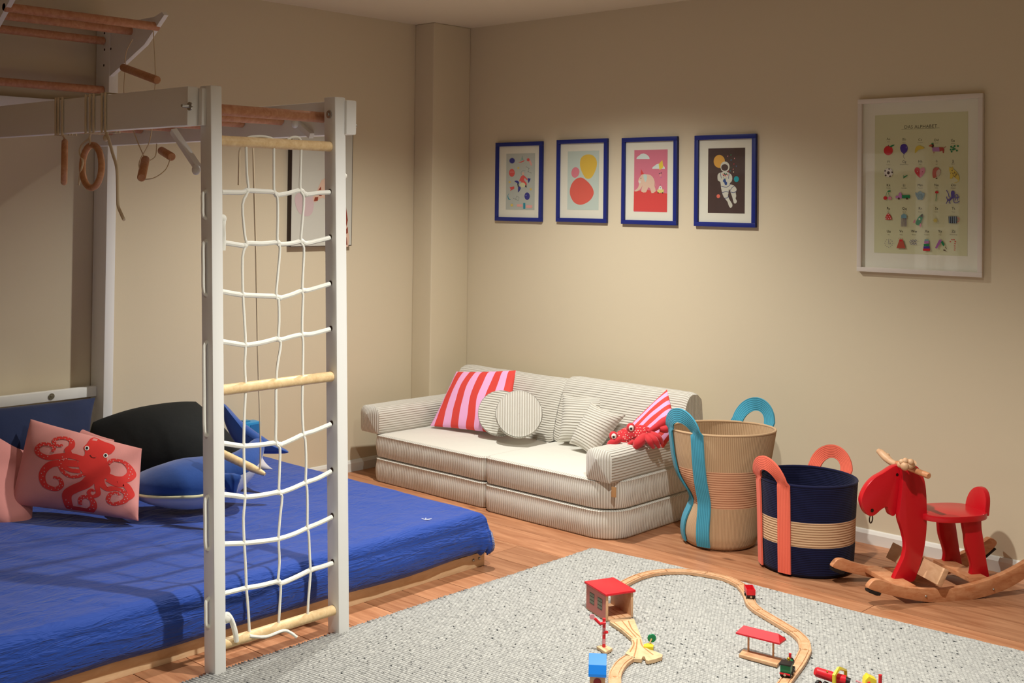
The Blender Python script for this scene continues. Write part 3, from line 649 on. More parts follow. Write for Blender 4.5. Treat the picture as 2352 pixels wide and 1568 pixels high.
LH = rrect(.25, 1.085, -.80, -.13, (.05, .045, .02, .05)); RH = rrect(1.092, 1.885, -.825, -.13, (.05, .13, .05, .02))
slab(LH, 0, .127, M_CORD, M_SEAT, dome=.0).build('base_block', M_CORD, SF, ang=60)
slab(RH, 0, .130, M_CORD, M_SEAT, dome=.0).build('base_block', M_CORD, SF, ang=60)
slab(LH, .131, .250, M_CORD, M_SEAT, dome=.008).build('seat_block', M_CORD, SF, ang=60)
slab(RH, .134, .262, M_CORD, M_SEAT, dome=.004).build('seat_block', M_CORD, SF, ang=60)
MB().box((1.868, -.81, .20), (1.8905, -.803, .245), M=None, bev=.001).build('cloth_tag', mat('leather_tag', 'c79a6a', .7), SF)
def bolster(x0, x1, y0, y1, z0, z1, yaw=0., r=.045):
    """arm rest: rounded-top bar along y, ribs along its length, flat corduroy end"""
    cx, cz = (x0+x1)/2, z0; W = (x1-x0)/2; sec = []
    for (ox, oz, a0, a1) in ((x1-r, z1-r, 0, PI/2), (x0+r, z1-r, PI/2, PI)):
        for i in range(7): a = a0+(a1-a0)*i/6; sec.append((ox+r*math.cos(a), oz+r*math.sin(a)))
    sec = [(x1-.012, z0), (x1-.002, z0+.012)]+sec+[(x0+.002, z0+.012), (x0+.012, z0)]
    L = [0]
    for i in range(1, len(sec)+1): L.append(L[-1]+math.hypot(sec[i % len(sec)][0]-sec[i-1][0], sec[i % len(sec)][1]-sec[i-1][1]))
    M = Matrix.Translation((cx, y0, 0)) @ Matrix.Rotation(yaw, 4, 'Z') @ Matrix.Translation((-cx, -y0, 0)); ys = [y0+(y1-y0)*t for t in np.linspace(0, 1, 14)]
    mb = MB(); P = []; U = []
    for i in range(len(sec)+1):
        x, z = sec[i % len(sec)]; P.append([M @ Vector((x, y, z+.003*noise.noise(Vector((x*5, y*6, z*5))))) for y in ys]); U.append([(L[i], y) for y in ys])
    mb.grid(P, M_CORD, uvs=U, flip=True)
    for e, sg in ((0, -1), (-1, 1)):
        rim = [p[e] for p in P[:-1]]; c = sum(rim, Vector())/len(rim)+M.to_3x3() @ Vector((0, sg*.012, 0))
        g = [[c+(p-c)*k+M.to_3x3() @ Vector((0, sg*(.010*(1-k**4)), 0)) for k in (1, .96, .85, .5, .02)] for p in rim+[rim[0]]]
        mb.grid(g, M_CORD, uvs=[[(q.x*1, q.z) for q in r_] for r_ in g], flip=(sg > 0))
    return mb
bolster(.14, .30, -.80, -.17, .252, .395, yaw=-.05).build('arm_rest', M_CORD, SF, ang=50)
bolster(1.735, 1.882, -.825, -.16, .262, .405).build('arm_rest', M_CORD, SF, ang=50)
def wedge(x0, x1, zb, zt):
    sec = [(-.30, zb), (-.305, zb+.02), (-.292, zb+.08), (-.265, zb+.17), (-.235, zb+.24), (-.215, zt-.04), (-.19, zt-.01), (-.16, zt), (-.12, zt-.004), (-.085, zt-.03), (-.078, zt-.06), (-.062, zb+.1), (-.045, zb)]
    L = [0]
    for i in range(1, len(sec)+1): L.append(L[-1]+math.hypot(sec[i % len(sec)][0]-sec[i-1][0], sec[i % len(sec)][1]-sec[i-1][1]))
    xs = [x0+(x1-x0)*t for t in [0, .015, .04]+list(np.linspace(.1, .9, 10))+[.96, .985, 1]]; P = []; U = []
    ym = sum(p[0] for p in sec)/len(sec); zm = (zb+zt)/2
    for i in range(len(sec)+1):
        y, z = sec[i % len(sec)]; col = []
        for x in xs:
            e = min(x-x0, x1-x); k = 1-.05*max(0, 1-e/.03)**2; col.append(Vector((x, ym+(y-ym)*k, zm+(z-zm)*k+.003*noise.noise(Vector((x*6, y*6, z*6))))))
        P.append(col); U.append([(L[i], x) for x in xs])
    mb = MB(); mb.grid(P, M_CORD, uvs=U, flip=True)
    for e, sg in ((0, -1), (-1, 1)):
        rim = [p[e] for p in P]; c = sum(rim, Vector())/len(rim)+Vector((sg*.004, 0, 0)); g = [[c+(p-c)*k for k in (1, .5, .02)] for p in rim]
        mb.grid(g, M_CORD, uvs=[[(q.y, q.z) for q in r_] for r_ in g], flip=(sg < 0))
    return mb
wedge(.30, 1.085, .252, .568).build('back_wedge', M_CORD, SF, ang=50); wedge(1.092, 1.86, .262, .588).build('back_wedge', M_CORD, SF, ang=50)

# ---------------------------------------------------------------- cushions on the sofa
M_STR = uvstripe('pink_red_stripes', ('f0b0dc', 'dc4a42'), 4.75, 0, .10); M_STR2 = uvstripe('pink_red_stripes_waved', ('f0b0dc', 'dc4a42'), 5.2, 0, .22)
pillow4('striped_cushion', [D(988, 978, 6.52), D(1168, 1000, 6.20), D(1185, 850, 6.36), D(1048, 853, 6.66)], .10, M_STR, 'pink and red striped cushion leaning at the left end of the sofa', 'cushion', pinch=.04, wr=.003)
pillow4('striped_cushion', [D(1384, 1040, 5.76), D(1490, 1075, 5.56), D(1552, 985, 5.50), D(1532, 894, 5.64)], .09, M_STR2, 'pink and red striped cushion tipped behind the red crab toy', 'cushion', pinch=.0, wr=.004)
pillow4('corduroy_cushion', [D(1281, 1016, 6.06), D(1366, 1026, 5.97), D(1397, 909, 6.06), D(1292, 903, 6.16)], .12, M_CORDSQ, 'upright grey corduroy square cushion against the sofa back', 'cushion', pinch=.13, uvm=True)
pillow4('corduroy_cushion', [D(1307, 1018, 5.93), D(1358, 1050, 5.82), D(1438, 952, 5.86), D(1358, 924, 5.97)], .12, M_CORDSQ, 'tilted grey corduroy square cushion in front of the other square one', 'cushion', pinch=.11, uvm=True)
def disc(c, ax, up, R, h, label, rot):
    c, ax = Vector(c), Vector(ax).normalized(); e1 = ax.cross(Vector(up)).normalized(); e2 = e1.cross(ax); n = 40; P = []; U = []
    pr = [(.01, -h), (.5, -h*1.08), (.86, -h), (.97, -h*.9), (1.0, -h*.75), (1.015, 0), (1.0, h*.75), (.975, h*.92), (.95, h*.9), (.86, h), (.5, h*1.1), (.01, h*1.12)]
    for i in range(n+1):
        a = 2*PI*i/n; d = e1*math.cos(a)+e2*math.sin(a); P.append([c+d*R*r+ax*z for r, z in pr])
        U.append([((R*r*math.cos(a+rot)) if abs(z) >= h*.88 else a*R, z) for r, z in pr])
    mb = MB(); mb.grid(P, M_CORD, uvs=U); o = mb.build('round_cushion', M_CORD, ang=60); tag(o, label, 'cushion')
nd = (-VF*.93+Vector((0, 0, .33)))
disc(D(1150, 949, 6.24), nd+VR*-.12, (0, 0, 1), .118, .026, 'round grey corduroy cushion partly hidden behind the other round one', 1.45)
disc(D(1192, 951, 6.10), nd, (0, 0, 1), .120, .026, 'round grey corduroy cushion in front, vertical ribs', 0)

# ---------------------------------------------------------------- crab toy on the right arm rest
CB = thing('crab_toy', 'red plush crab with spotted body and big eyes on the sofa arm', 'crab toy', D(1450, 1030, 5.5))
M_CRAB = mat('crab_red', 'c4202a', .75, bump=.3, bscale=200, bdist=.001, sheen=.3)
m = bpy.data.materials.new('crab_dots'); m.use_nodes = True; N = NT(m); tc = N.n('ShaderNodeTexCoord'); vo = N.n('ShaderNodeTexVoronoi', i_Scale=105., i_Randomness=.35); N.l(tc, 'Object', vo, 'Vector')
cr = N.n('ShaderNodeValToRGB'); cr.color_ramp.elements[0].position = .22; cr.color_ramp.elements[0].color = rgb('f0c8b8'); cr.color_ramp.elements[1].position = .30; cr.color_ramp.elements[1].color = rgb('c4202a'); N.l(vo, 'Distance', cr, 0); N.l(cr, 0, N.b, 'Base Color'); N.b.inputs['Roughness'].default_value = .8; M_DOT = m
def cbM(ang): # local frame facing the camera, rolled
    e1 = VR*math.cos(ang)+VU*math.sin(ang); e2 = -VR*math.sin(ang)+VU*math.cos(ang); return Matrix((e1, e2, -VF)).transposed()
k = 5.5/FPX
MB().ell(D(1452, 1003, 5.50), (48*k, 25*k, 30*k), M_DOT, cbM(.28)).build('body', M_DOT, CB, ang=180)
M_EYEW = mat('eye_white', 'e6ddd4', .4); M_PUP = mat('pupil', '24110d', .2)
for x, y, dd in ((1449, 982, 5.42), (1409, 1001, 5.43)):
    e = MB().ell(D(x, y, dd), (10.5*k, 11*k, 9*k), M_CRAB, cbM(.2)).build('eye', M_CRAB, CB, ang=180)
    MB().ell(D(x+1, y+1, dd-.012), (6.2*k, 7*k, 5*k), M_EYEW, cbM(.2)).build('eye_white', M_EYEW, e, ang=180); MB().ell(D(x+.5, y+2, dd-.019), (3*k, 3.2*k, 3*k), M_PUP, cbM(.2)).build('pupil', M_PUP, e, ang=180)
def limb(P, r, name='leg'):
    Q = smoothpts([D(x, y, d) for x, y, d in P], 4); R_ = [a.x for a in smoothpts([(q*k, 0, 0) for q in r], 4)]
    MB().tube(Q, R_, M_CRAB, 12).build(name, M_CRAB, CB, ang=180)
limb([(1425, 1008, 5.43), (1412, 1014, 5.42), (1402, 1021, 5.43), (1396, 1027, 5.45)], [7, 9, 9, 3], 'claw')
limb([(1490, 1000, 5.44), (1478, 1006, 5.42), (1466, 1017, 5.40), (1458, 1026, 5.40), (1450, 1027, 5.41)], [7, 11, 12, 7, 3], 'claw'); limb([(1476, 1003, 5.42), (1458, 1012, 5.41), (1441, 1022, 5.41)], [5, 6, 2.5], 'claw_finger')
limb([(1484, 1000, 5.42), (1492, 1013, 5.39), (1501, 1028, 5.40)], [6, 7.5, 4]); limb([(1488, 998, 5.42), (1504, 1010, 5.39), (1514, 1027, 5.40)], [6, 7.5, 4]); limb([(1494, 995, 5.43), (1512, 1004, 5.41), (1521, 1019, 5.42)], [6, 7.5, 4])
limb([(1490, 992, 5.46), (1508, 980, 5.46), (1524, 970, 5.47), (1536, 962, 5.48)], [6, 8, 11, 9], 'claw'); limb([(1515, 985, 5.45), (1530, 985, 5.45), (1538, 978, 5.46)], [6, 9, 5], 'claw_finger')
limb([(1440, 1020, 5.46), (1425, 1028, 5.45), (1415, 1033, 5.45)], [8, 8, 4])
MB().tube(smoothpts([D(1430, 1010, 5.435), D(1444, 1010, 5.43), D(1462, 1003, 5.43)], 4), .0013, M_PUP, 5).build('mouth', M_PUP, CB)

# ================================================================ rope baskets
def ropemat(name, a, b_, pitch=.007): return ribbed(name, a, b_, pitch, rough=.9, strength=.6, dist=.003, sheen=.1, spec=.15, axis=1)
M_JUTE = ribbed('jute_rope', 'c8a884', 'b08f6c', .0065, rough=.9, strength=.5, dist=.002, sheen=.1, spec=.15, axis=0); M_PEACH = ropemat('peach_jute', 'd9a582', 'bb8766', .010); M_BLUE = ribbed('blue_rope', '46a0bd', '36869f', .0085, strength=.5, dist=.002, sheen=.1)
M_NVR = ropemat('navy_rope', '161a3c', '0e1130'); M_STRAW = ropemat('straw_rope', 'd3b08c', 'ad8c6a', .010); M_CORAL = ribbed('coral_rope', 'ef7058', 'dd6049', .007, strength=.4, dist=.002, sheen=.1)
def basket(B, c, prof, bands, nrad=48, shape=None, inner=None):
    """prof: list of (z, radius); bands: (z0,z1,material,name); shape(a, z, r)->(dx,dy)"""
    zs = [p[0] for p in prof]; rs = [p[1] for p in prof]
    def pt(a, z, off=0.):
        r = float(np.interp(z, zs, rs))+off; dx, dy = shape(a, z, r) if shape else (r*math.cos(a), r*math.sin(a)); return Vector((c[0]+dx, c[1]+dy, z))
    for z0, z1, m, nm in bands:
        k = max(3, int((z1-z0)/.012)); zz = np.linspace(z0, z1, k+1); P = [[pt(2*PI*i/nrad, z) for z in zz] for i in range(nrad+1)]
        U = [[(2*PI*i/nrad*.175, z) for z in zz] for i in range(nrad+1)]; MB().grid(P, m, uvs=U).build(nm, m, B, ang=60)
    zt = zs[-1]; zz = np.linspace(.006, zt, 24); m = inner or bands[-1][2]
    P = [[pt(2*PI*i/nrad, z, -.007) for z in zz] for i in range(nrad+1)]; mb = MB(); mb.grid(P, m, uvs=[[(2*PI*i/nrad*.175, z) for z in zz] for i in range(nrad+1)], flip=True)
    mb.add([p[0] for p in P[:-1]], [list(range(nrad))], m, [(q[0].x, q[0].y) for q in P[:-1]]); mb.build('lining', m, B, ang=60)
    MB().tube([pt(2*PI*i/nrad, zt-.002, -.0035) for i in range(nrad)], .0055, m, 8, closed=True).build('rim', m, B)
    return pt
def strap(B, P, w_, th, nrm, m, name):
    """flat rope band along P; nrm(i) gives outward normal"""
    P = [Vector(p) for p in P]; n = len(P); L = [0]; mb = MB(); G_ = []; U = []
    for i in range(1, n): L.append(L[-1]+(P[i]-P[i-1]).length)
    for i, p in enumerate(P):
        t = (P[min(n-1, i+1)]-P[max(0, i-1)]).normalized(); nn = Vector(nrm(i)).normalized(); s = t.cross(nn).normalized(); nn = s.cross(t)
        sec = [(-w_/2, 0), (-w_/2, th), (-w_/4, th*1.1), (0, th*1.1), (w_/4, th*1.1), (w_/2, th), (w_/2, 0)]
        G_.append([p+s*a+nn*h for a, h in sec]); U.append([(a, L[i]) for a, h in sec])
    mb.grid(G_, m, closev=False, uvs=U); mb.grid([[g[0], g[-1]] for g in G_], m, uvs=[[u[0], u[-1]] for u in U], flip=True)
    for e, fl_ in ((0, False), (-1, True)): mb.add(G_[e], [list(range(7)) if fl_ else list(reversed(range(7)))], m, U[e])
    o = mb.build(name, m, B, ang=50); return o
def arch(B, p0, p1, base_n, top, w_, th, m, pt_down0=None, pt_down1=None, name='handle'):
    """handle: two straps on the wall running up into an arch above the rim"""
    p0, p1 = Vector(p0), Vector(p1); mid = (p0+p1)/2; r = (p1-p0)/2; P = []
    up = Vector(top)
    for i in range(17):
        a = PI*i/16; P.append(mid-r*math.cos(a)+up*math.sin(a))
    P = (pt_down0 or [])+P+(pt_down1 or [])
    return strap(B, P, w_, th, base_n, m, name)
# tall basket, slumped on its left side
def shp(a, z, r):
    k = z/.51; sx, sy = 1+.10*k, 1-.14*k; x, y = r*math.cos(a)*sx, r*math.sin(a)*sy
    d = math.exp(-((z-.20)/.075)**2); lf = max(0, math.cos(a-PI*1.0))**3; x += .048*d*lf
    x += -.05+.010*k; lx = math.cos(a)**8 if math.cos(a) > 0 else 0
    return (x*math.cos(.75)-y*math.sin(.75), x*math.sin(.75)+y*math.cos(.75))
TBC = (2.245, -.425)
TB = thing('tall_basket', 'tall tan rope basket with teal blue handles beside the sofa', 'basket', (TBC[0], TBC[1], 0), 'rope baskets by the wall')
tp = [(0, .14), (.008, .155), (.05, .166), (.12, .168), (.2, .172), (.3, .188), (.4, .204), (.505, .214)]
pt = basket(TB, TBC, tp, ((0, .185, M_JUTE, 'lower_wall'), (.185, .345, M_PEACH, 'peach_band'), (.345, .505, M_JUTE, 'upper_wall')), shape=shp)
def nrmat(pt, a, z): return (pt(a, z, .05)-pt(a, z, 0)).normalized()
def hstrap(B, pt, a0, a1, zlo, zrim, topz, lean, w_, th, m):
    """two vertical bands on the wall at angles a0,a1 joined by an arch above the rim"""
    zs = np.linspace(zlo, zrim+.0, 22); A = [pt(a0, z, .0015) for z in zs]; B_ = [pt(a1, z, .0015) for z in zs]; am = (a0+a1)/2
    n0 = nrmat(pt, am, zrim); mid = (A[-1]+B_[-1])/2; r = (B_[-1]-A[-1])/2; up = Vector((0, 0, topz-zrim))+n0*lean
    C_ = [mid-r*math.cos(PI*i/18)+up*math.sin(PI*i/18) for i in range(1, 18)]
    P = A+C_+list(reversed(B_)); ns = [nrmat(pt, a0, z) for z in zs]+[n0]*17+[nrmat(pt, a1, z) for z in reversed(zs)]
    strap(B, P, w_, th, lambda i: ns[i], m, 'handle')
hstrap(TB, pt, 3.22, 4.08, .015, .50, .575, .02, .062, .007, M_BLUE); hstrap(TB, pt, .40, 1.17, .015, .50, .59, .03, .060, .007, M_BLUE)
SBC = (2.655, -.50)
SB = thing('short_basket', 'short navy rope basket with coral handles and a straw band', 'basket', (SBC[0], SBC[1], 0), 'rope baskets by the wall')
def shp2(a, z, r):
    w_ = 1+.02*math.sin(3*a+1)*(z/.37); return (r*math.cos(a)*w_, r*math.sin(a)*w_*.97)
pt2 = basket(SB, SBC, [(0, .175), (.008, .19), (.1, .194), (.2, .196), (.3, .199), (.372, .203)], ((0, .125, M_NVR, 'lower_wall'), (.125, .225, M_STRAW, 'straw_band'), (.225, .372, M_NVR, 'upper_wall')), shape=shp2, inner=M_NVR)
hstrap(SB, pt2, 3.95, 4.74, .012, .367, .445, .03, .056, .007, M_CORAL); hstrap(SB, pt2, 1.14, 1.92, .012, .367, .445, .03, .056, .007, M_CORAL)

# ================================================================ rocking moose
MU = Vector((.55, .835, 0)).normalized(); MV = Vector((.835, -.55, 0)).normalized(); MC = Vector((3.093, -.513, 0))
RM = thing('rocking_moose', 'red wooden rocking moose with pale antlers on curved beech rockers', 'rocking toy', MC)
M_RED = mat('red_lacquer', 'c2121f', .3, bump=.02, bscale=20, coat=.2); M_RB = wood('rocker_beech', 'b9754c', 'd39a70', ring=6, scale=(4, 4, 12)); M_RBL = wood('pale_ply', 'c79a74', 'dcb48e', ring=6, scale=(3, 3, 9)); M_RUB = mat('black_rubber', '1a1513', .7)
def MP(x, y, v):
    d = ray(x, y); p0 = MC+MV*v; t = (np.array(p0)-CP)@np.array(MV)/(d@np.array(MV)); return Vector(CP+d*t)
def mz(x, y): return (1880+x/3.733, 1000+y/3.733)   # enlarged crop of the moose
def plank(pts, v, th, m, name, bev=.004, n=3, par=None, dv=0.):
    P = smoothpts([MP(*mz(*q), v) for q in pts], n, True) if n > 1 else [MP(*mz(*q), v) for q in pts]
    P = [p+MV*dv for p in P]
    return MB().prism(P, -MV*th, m, bev=bev).build(name, m, par or RM)
rk = [(430, 1310), (455, 1262), (490, 1238), (540, 1240), (620, 1268), (740, 1298), (880, 1312), (1020, 1318), (1150, 1310), (1300, 1283), (1450, 1240), (1580, 1190), (1700, 1130), (1800, 1070), (1850, 1040), (1905, 1075), (1880, 1130), (1780, 1220), (1640, 1305), (1500, 1362), (1350, 1402), (1200, 1428), (1060, 1436), (900, 1425), (740, 1398), (600, 1366), (500, 1340)]
plank(rk, .145, .026, M_RB, 'rocker'); plank(rk, .145, .026, M_RB, 'rocker', dv=-.265)
for dv in (0, -.265):
    plank([(432, 1322), (540, 1352), (530, 1374), (500, 1374), (436, 1348)], .147, .03, M_RUB, 'rubber_pad', n=1, bev=.001, dv=dv); plank([(1800, 1205), (1890, 1130), (1900, 1142), (1810, 1222)], .147, .03, M_RUB, 'rubber_pad', n=1, bev=.001, dv=dv)
neck = [(700, 260), (728, 250), (800, 250), (860, 275), (905, 360), (925, 470), (932, 620), (932, 760), (920, 900), (895, 1040), (850, 1180), (818, 1250), (740, 1255), (652, 1250), (655, 1215), (700, 1120), (738, 1030), (748, 930), (725, 820), (692, 710), (700, 610), (720, 440), (722, 320)]
plank(neck, .034, .026, M_RED, 'front_plank')
head = [(690, 255), (640, 268), (560, 320), (490, 360), (430, 420), (390, 490), (372, 555), (382, 610), (405, 660), (440, 690), (485, 683), (535, 640), (585, 612), (602, 640), (618, 680), (648, 690), (675, 655), (700, 605), (760, 560), (790, 400), (780, 260)]
plank(head, .008, .03, M_RED, 'head')
for q, r in (((675, 335), .008), ((460, 642), .0095)):
    c = MP(*mz(*q), .0085); M = MV.to_track_quat('Z', 'Y').to_matrix().to_4x4(); h = MB().lathe(c, [(.0003, .0003), (r*.75, .0003)], M_PUP, 14, M).build('eye_hole' if r < .009 else 'nose_hole', M_PUP, RM)
    MB().lathe(c-VR*.003, [(.0003, .0006), (r*.35, .0006)], M_EYEW, 10, M).build('hole_light', mat('bare_wood', 'c9a586', .6), h)
MB().torus(MP(*mz(450, 714), .0), .0155, .0024, MV*.8+MU*.6, mat('dark_metal', '3a2c22', .35, metal=.8)).build('nose_ring', MATS['dark_metal'], RM)
# antlers: pale carved bar with knobs, and the hand grip
al = MB(); an = [(510, 130, -.16, 7), (540, 150, -.14, 11), (580, 190, -.11, 12), (630, 230, -.075, 10), (690, 255, -.03, 9), (740, 262, .0, 9), (790, 262, .045, 11), (815, 235, .085, 9)]
al.tube(smoothpts([MP(*mz(x, y), v) for x, y, v, r in an], 4), [a.x*.0013 for a in smoothpts([(r, 0, 0) for x, y, v, r in an], 4)], None, 12)
for x, y, v, r in ((520, 135, -.165, .011), (548, 148, -.15, .010), (575, 168, -.13, .010), (592, 170, -.12, .009), (715, 225, .07, .011), (745, 215, .08, .011), (770, 225, .08, .011), (792, 225, .09, .012), (700, 250, .06, .012), (740, 262, .08, .017), (780, 255, .08, .016)): al.ell(MP(*mz(x, y), v), (r, r, r), None, nu=12, nv=8)
al.build('antlers', M_RBL, RM)
g0 = MP(*mz(800, 288), .05); g1 = MP(*mz(948, 346), .15); MB().tube([g0-(g1-g0)*.9, g0, g1-(g1-g0)*.04, g1], [.011, .011, .012, .009], M_RB, 14).build('hand_grip', M_RB, RM)
# seat, back rest, rear legs
sz = MP(*mz(1130, 640), 0).z; cS = MP(*mz(1120, 640), 0); st = []
for i in range(40):
    a = 2*PI*i/40; ca, sa = math.cos(a), math.sin(a); st.append(Vector((cS.x, cS.y, sz+.003))+MU*(.142*math.copysign(abs(ca)**.75, ca))+MV*(.108*math.copysign(abs(sa)**.8, sa)))
MB().prism(st, (0, 0, -.024), M_RED, bev=.004).build('seat', M_RED, RM)
cB = MP(*mz(1360, 612), 0); cB.z = sz-.012; bk = []
for i in range(22):
    a = PI*i/21; bk.append(cB-MU*.012+MV*(-.064*math.cos(a))+Vector((0, 0, .098*math.sin(a)**.7))+MU*(.022*math.sin(a)))
MB().prism(bk, MU*.022, M_RED, bev=.005).build('back_rest', M_RED, RM)
lg = [(1248, 705), (1385, 705), (1402, 800), (1425, 950), (1445, 1090), (1466, 1245), (1385, 1252), (1312, 1250), (1308, 1200), (1318, 1130), (1300, 1050), (1272, 960), (1262, 860)]
plank(lg, .085, .022, M_RED, 'rear_leg'); plank(lg, .085, .022, M_RED, 'rear_leg', dv=-.175)
for q in ((1322, 718), (1500, 1318), (922, 1378)):
    v = .0855 if q[1] < 900 else .1455; MB().ell(MP(*mz(*q), v), (.0045, .0045, .0045), M_STEEL, nu=10, nv=6).build('screw', M_STEEL, RM)
# cross boards between rockers and the foot board
def cross(q, wu, zc, th, m, name, v0=-.12, v1=.12, tilt=0., zoff=0.):
    c = MP(*mz(*q), .12); c = c-MV*.12; M = Matrix.Translation((c.x, c.y, zc)) @ Matrix((MU, MV, (0, 0, 1))).transposed().to_4x4() @ Matrix.Rotation(tilt, 4, 'Y')
    MB().box((-wu/2, v0, -th/2), (wu/2, v1, th/2), m, M, bev=.002).build(name, m, RM)
cross((760, 1265), .075, .052, .018, M_RB, 'cross_board'); cross((1370, 1240), .075, .066, .018, M_RB, 'cross_board')
cross((1010, 1150), .022, .098, .068, M_RBL, 'foot_board', v0=-.19, v1=.165, tilt=.5)
# ================================================================ wooden train set on the rug
ZT = .0135
M_TRK = wood('track_beech', 'c8986e', 'ddb48e', ring=7, scale=(5, 5, 5)); M_TRK2 = wood('pale_block', 'd2ac80', 'e4c69c', ring=7, scale=(5, 5, 5))
M_TRED = mat('toy_red', 'd3202c', .35); M_TYEL = mat('toy_yellow', 'ead23a', .35); M_TBLU = mat('toy_blue', '1c7fe0', .35); M_TGRN = mat('toy_green', '0f7a4e', .4); M_TBLK = mat('toy_black', '1d1917', .5); M_GRV = wood('track_groove', 'a8764c', 'bf8d60', ring=7, scale=(5, 5, 5))
M_TPNK = mat('toy_pink_white', 'd98f98', .5)
def track(px, label, w_=.040, h=.012, ends=(0, 0), straight=False):
    """one track piece: grooved beech strip swept along its path, with a peg and a socket"""
    P = [FL(x, y, ZT+h) for x, y in px]; P = smoothpts(P, 8) if not straight else [P[0].lerp(P[-1], i/6) for i in range(7)]
    sec = [(-w_/2, 0), (-w_/2, h-.001), (-w_/2+.001, h), (-.0155, h), (-.0155, h-.003), (-.0105, h-.003), (-.0105, h), (.0105, h), (.0105, h-.003), (.0155, h-.003), (.0155, h), (w_/2-.001, h), (w_/2, h-.001), (w_/2, 0)]
    G_ = []
    for i, p in enumerate(P):
        t = (P[min(len(P)-1, i+1)]-P[max(0, i-1)]); t.z = 0; t.normalize(); s = Vector((-t.y, t.x, 0)); G_.append([Vector((p.x, p.y, ZT))-s*a+Vector((0, 0, b_)) for a, b_ in sec])
    T = thing('track_piece', label, 'toy track', (P[len(P)//2].x, P[len(P)//2].y, ZT), 'wooden train track')
    mb = MB(); mb.grid(G_, M_TRK, closev=True); n = len(sec); mb.add(G_[0], [list(range(n))], M_TRK); mb.add(G_[-1], [list(reversed(range(n)))], M_TRK); mb.build('rail_bed', M_TRK, T, smooth=False)
    e = P[-1]; t = (P[-1]-P[-2]); t.z = 0; t.normalize(); c = Vector((e.x, e.y, ZT+.0005))
    MB().lathe(c+t*.001, [(.0003, h), (.006, h), (.006, h-.002)], M_GRV, 14).build('joint_peg', M_GRV, T)
    return T, P
TR = [([(1428, 1340), (1447, 1330), (1467, 1321)], 'short track piece running out behind the toy shed', False),
      ([(1467, 1321), (1497, 1313), (1529, 1309)], 'curved track piece second from the toy shed', False),
      ([(1529, 1309), (1575, 1309), (1622, 1315)], 'curved track piece at the top of the loop', False),
      ([(1622, 1315), (1668, 1325), (1702, 1341)], 'curved track piece just behind the red wagon', False),
      ([(1702, 1341), (1717, 1361), (1726, 1384), (1742, 1399)], 'curved track piece under the red wagon', False),
      ([(1742, 1399), (1826, 1449)], 'long straight track piece in front of the red wagon', True),
      ([(1826, 1449), (1845, 1468), (1850, 1491)], 'curved track piece at the right bend of the loop', False),
      ([(1850, 1491), (1836, 1518), (1813, 1549)], 'track piece beside the green engine', False),
      ([(1813, 1549), (1795, 1575), (1770, 1610)], 'track piece under the green engine at the photo edge', False),
      ([(1447, 1506), (1428, 1520), (1415, 1540), (1412, 1553)], 'curved track piece next to the blue-roofed toy house', False),
      ([(1412, 1553), (1413, 1580), (1420, 1610)], 'track piece cut off by the lower photo edge beside the toy house', False)]
TP = [track(p, l, straight=s) for p, l, s in TR]
def flatpiece(px, label, grooves, h=.012):
    P = [FL(x, y, ZT+h) for x, y in px]; c = sum(P, Vector())/len(P); T = thing('switch_track', label, 'toy track', (c.x, c.y, ZT), 'wooden train track')
    MB().prism([(p.x, p.y, ZT+h) for p in P], (0, 0, -h), M_TRK2, bev=.0008).build('rail_bed', M_TRK2, T, smooth=False)
    for g in grooves:
        Q = smoothpts([FL(x, y, ZT+h) for x, y in g], 5); G_ = []
        for i, p in enumerate(Q):
            t = (Q[min(len(Q)-1, i+1)]-Q[max(0, i-1)]); t.z = 0; t.normalize(); s = Vector((-t.y, t.x, 0)); G_.append([Vector((p.x, p.y, ZT+h+.0003))-s*.0022, Vector((p.x, p.y, ZT+h+.0003))+s*.0022])
        MB().grid(G_, M_GRV).build('groove', M_GRV, T, smooth=False)
    return T
def z2(x, y): return (1300+x/5.446, 1280+y/5.446)
flatpiece([z2(*q) for q in ((560, 775), (850, 760), (900, 890), (945, 995), (880, 1010), (820, 1012), (700, 905), (545, 800))], 'pale two-way switch track at the mouth of the toy shed', [[z2(600, 810), z2(720, 905), z2(830, 1000)], [z2(700, 790), z2(790, 900), z2(880, 1000)], [z2(780, 790), z2(830, 900), z2(925, 990)]])
flatpiece([z2(*q) for q in ((815, 1018), (945, 1000), (958, 1060), (985, 1120), (1050, 1150), (1120, 1170), (1208, 1212), (1205, 1238), (1120, 1268), (1030, 1288), (1000, 1280), (985, 1235), (962, 1232), (945, 1270), (850, 1262), (800, 1225), (742, 1195), (800, 1130), (830, 1070))], 'forked switch track beside the little green tree', [[z2(835, 1030), z2(850, 1090), z2(800, 1180)], [z2(890, 1020), z2(880, 1130), z2(850, 1240)], [z2(930, 1020), z2(960, 1110), z2(1090, 1215)]])
# shed
so_ = Vector((2.497, -1.645, ZT)); sa = Vector((.375, .927, 0)).normalized(); sb = Vector((-.927, .375, 0)).normalized()
SH = thing('toy_shed', 'toy train shed with flat red roof and printed brick side', 'toy shed', so_)
def sbx(a0, a1, b0, b1, z0, z1, m, name, par=None, bev=.0008):
    M = Matrix((sa, sb, (0, 0, 1))).transposed().to_4x4(); M.translation = so_
    return MB().box((a0, b0, z0), (a1, b1, z1), m, M, bev=bev).build(name, m, par or SH)
wl_ = sbx(0, .009, .004, .150, 0, .090, M_TRK, 'side_wall'); sbx(.103, .112, .004, .150, 0, .090, M_TRK, 'side_wall')
sbx(.009, .103, .0, .150, 0, .006, M_TRK, 'floor_board'); 
for a in (.034, .056, .078): sbx(a-.002, a+.002, .0, .150, .006, .0064, M_GRV, 'groove', bev=0)
br = sbx(-.0008, 0, .008, .147, .004, .086, mat('brick_print', 'c87a70', .6), 'brick_print', bev=0)
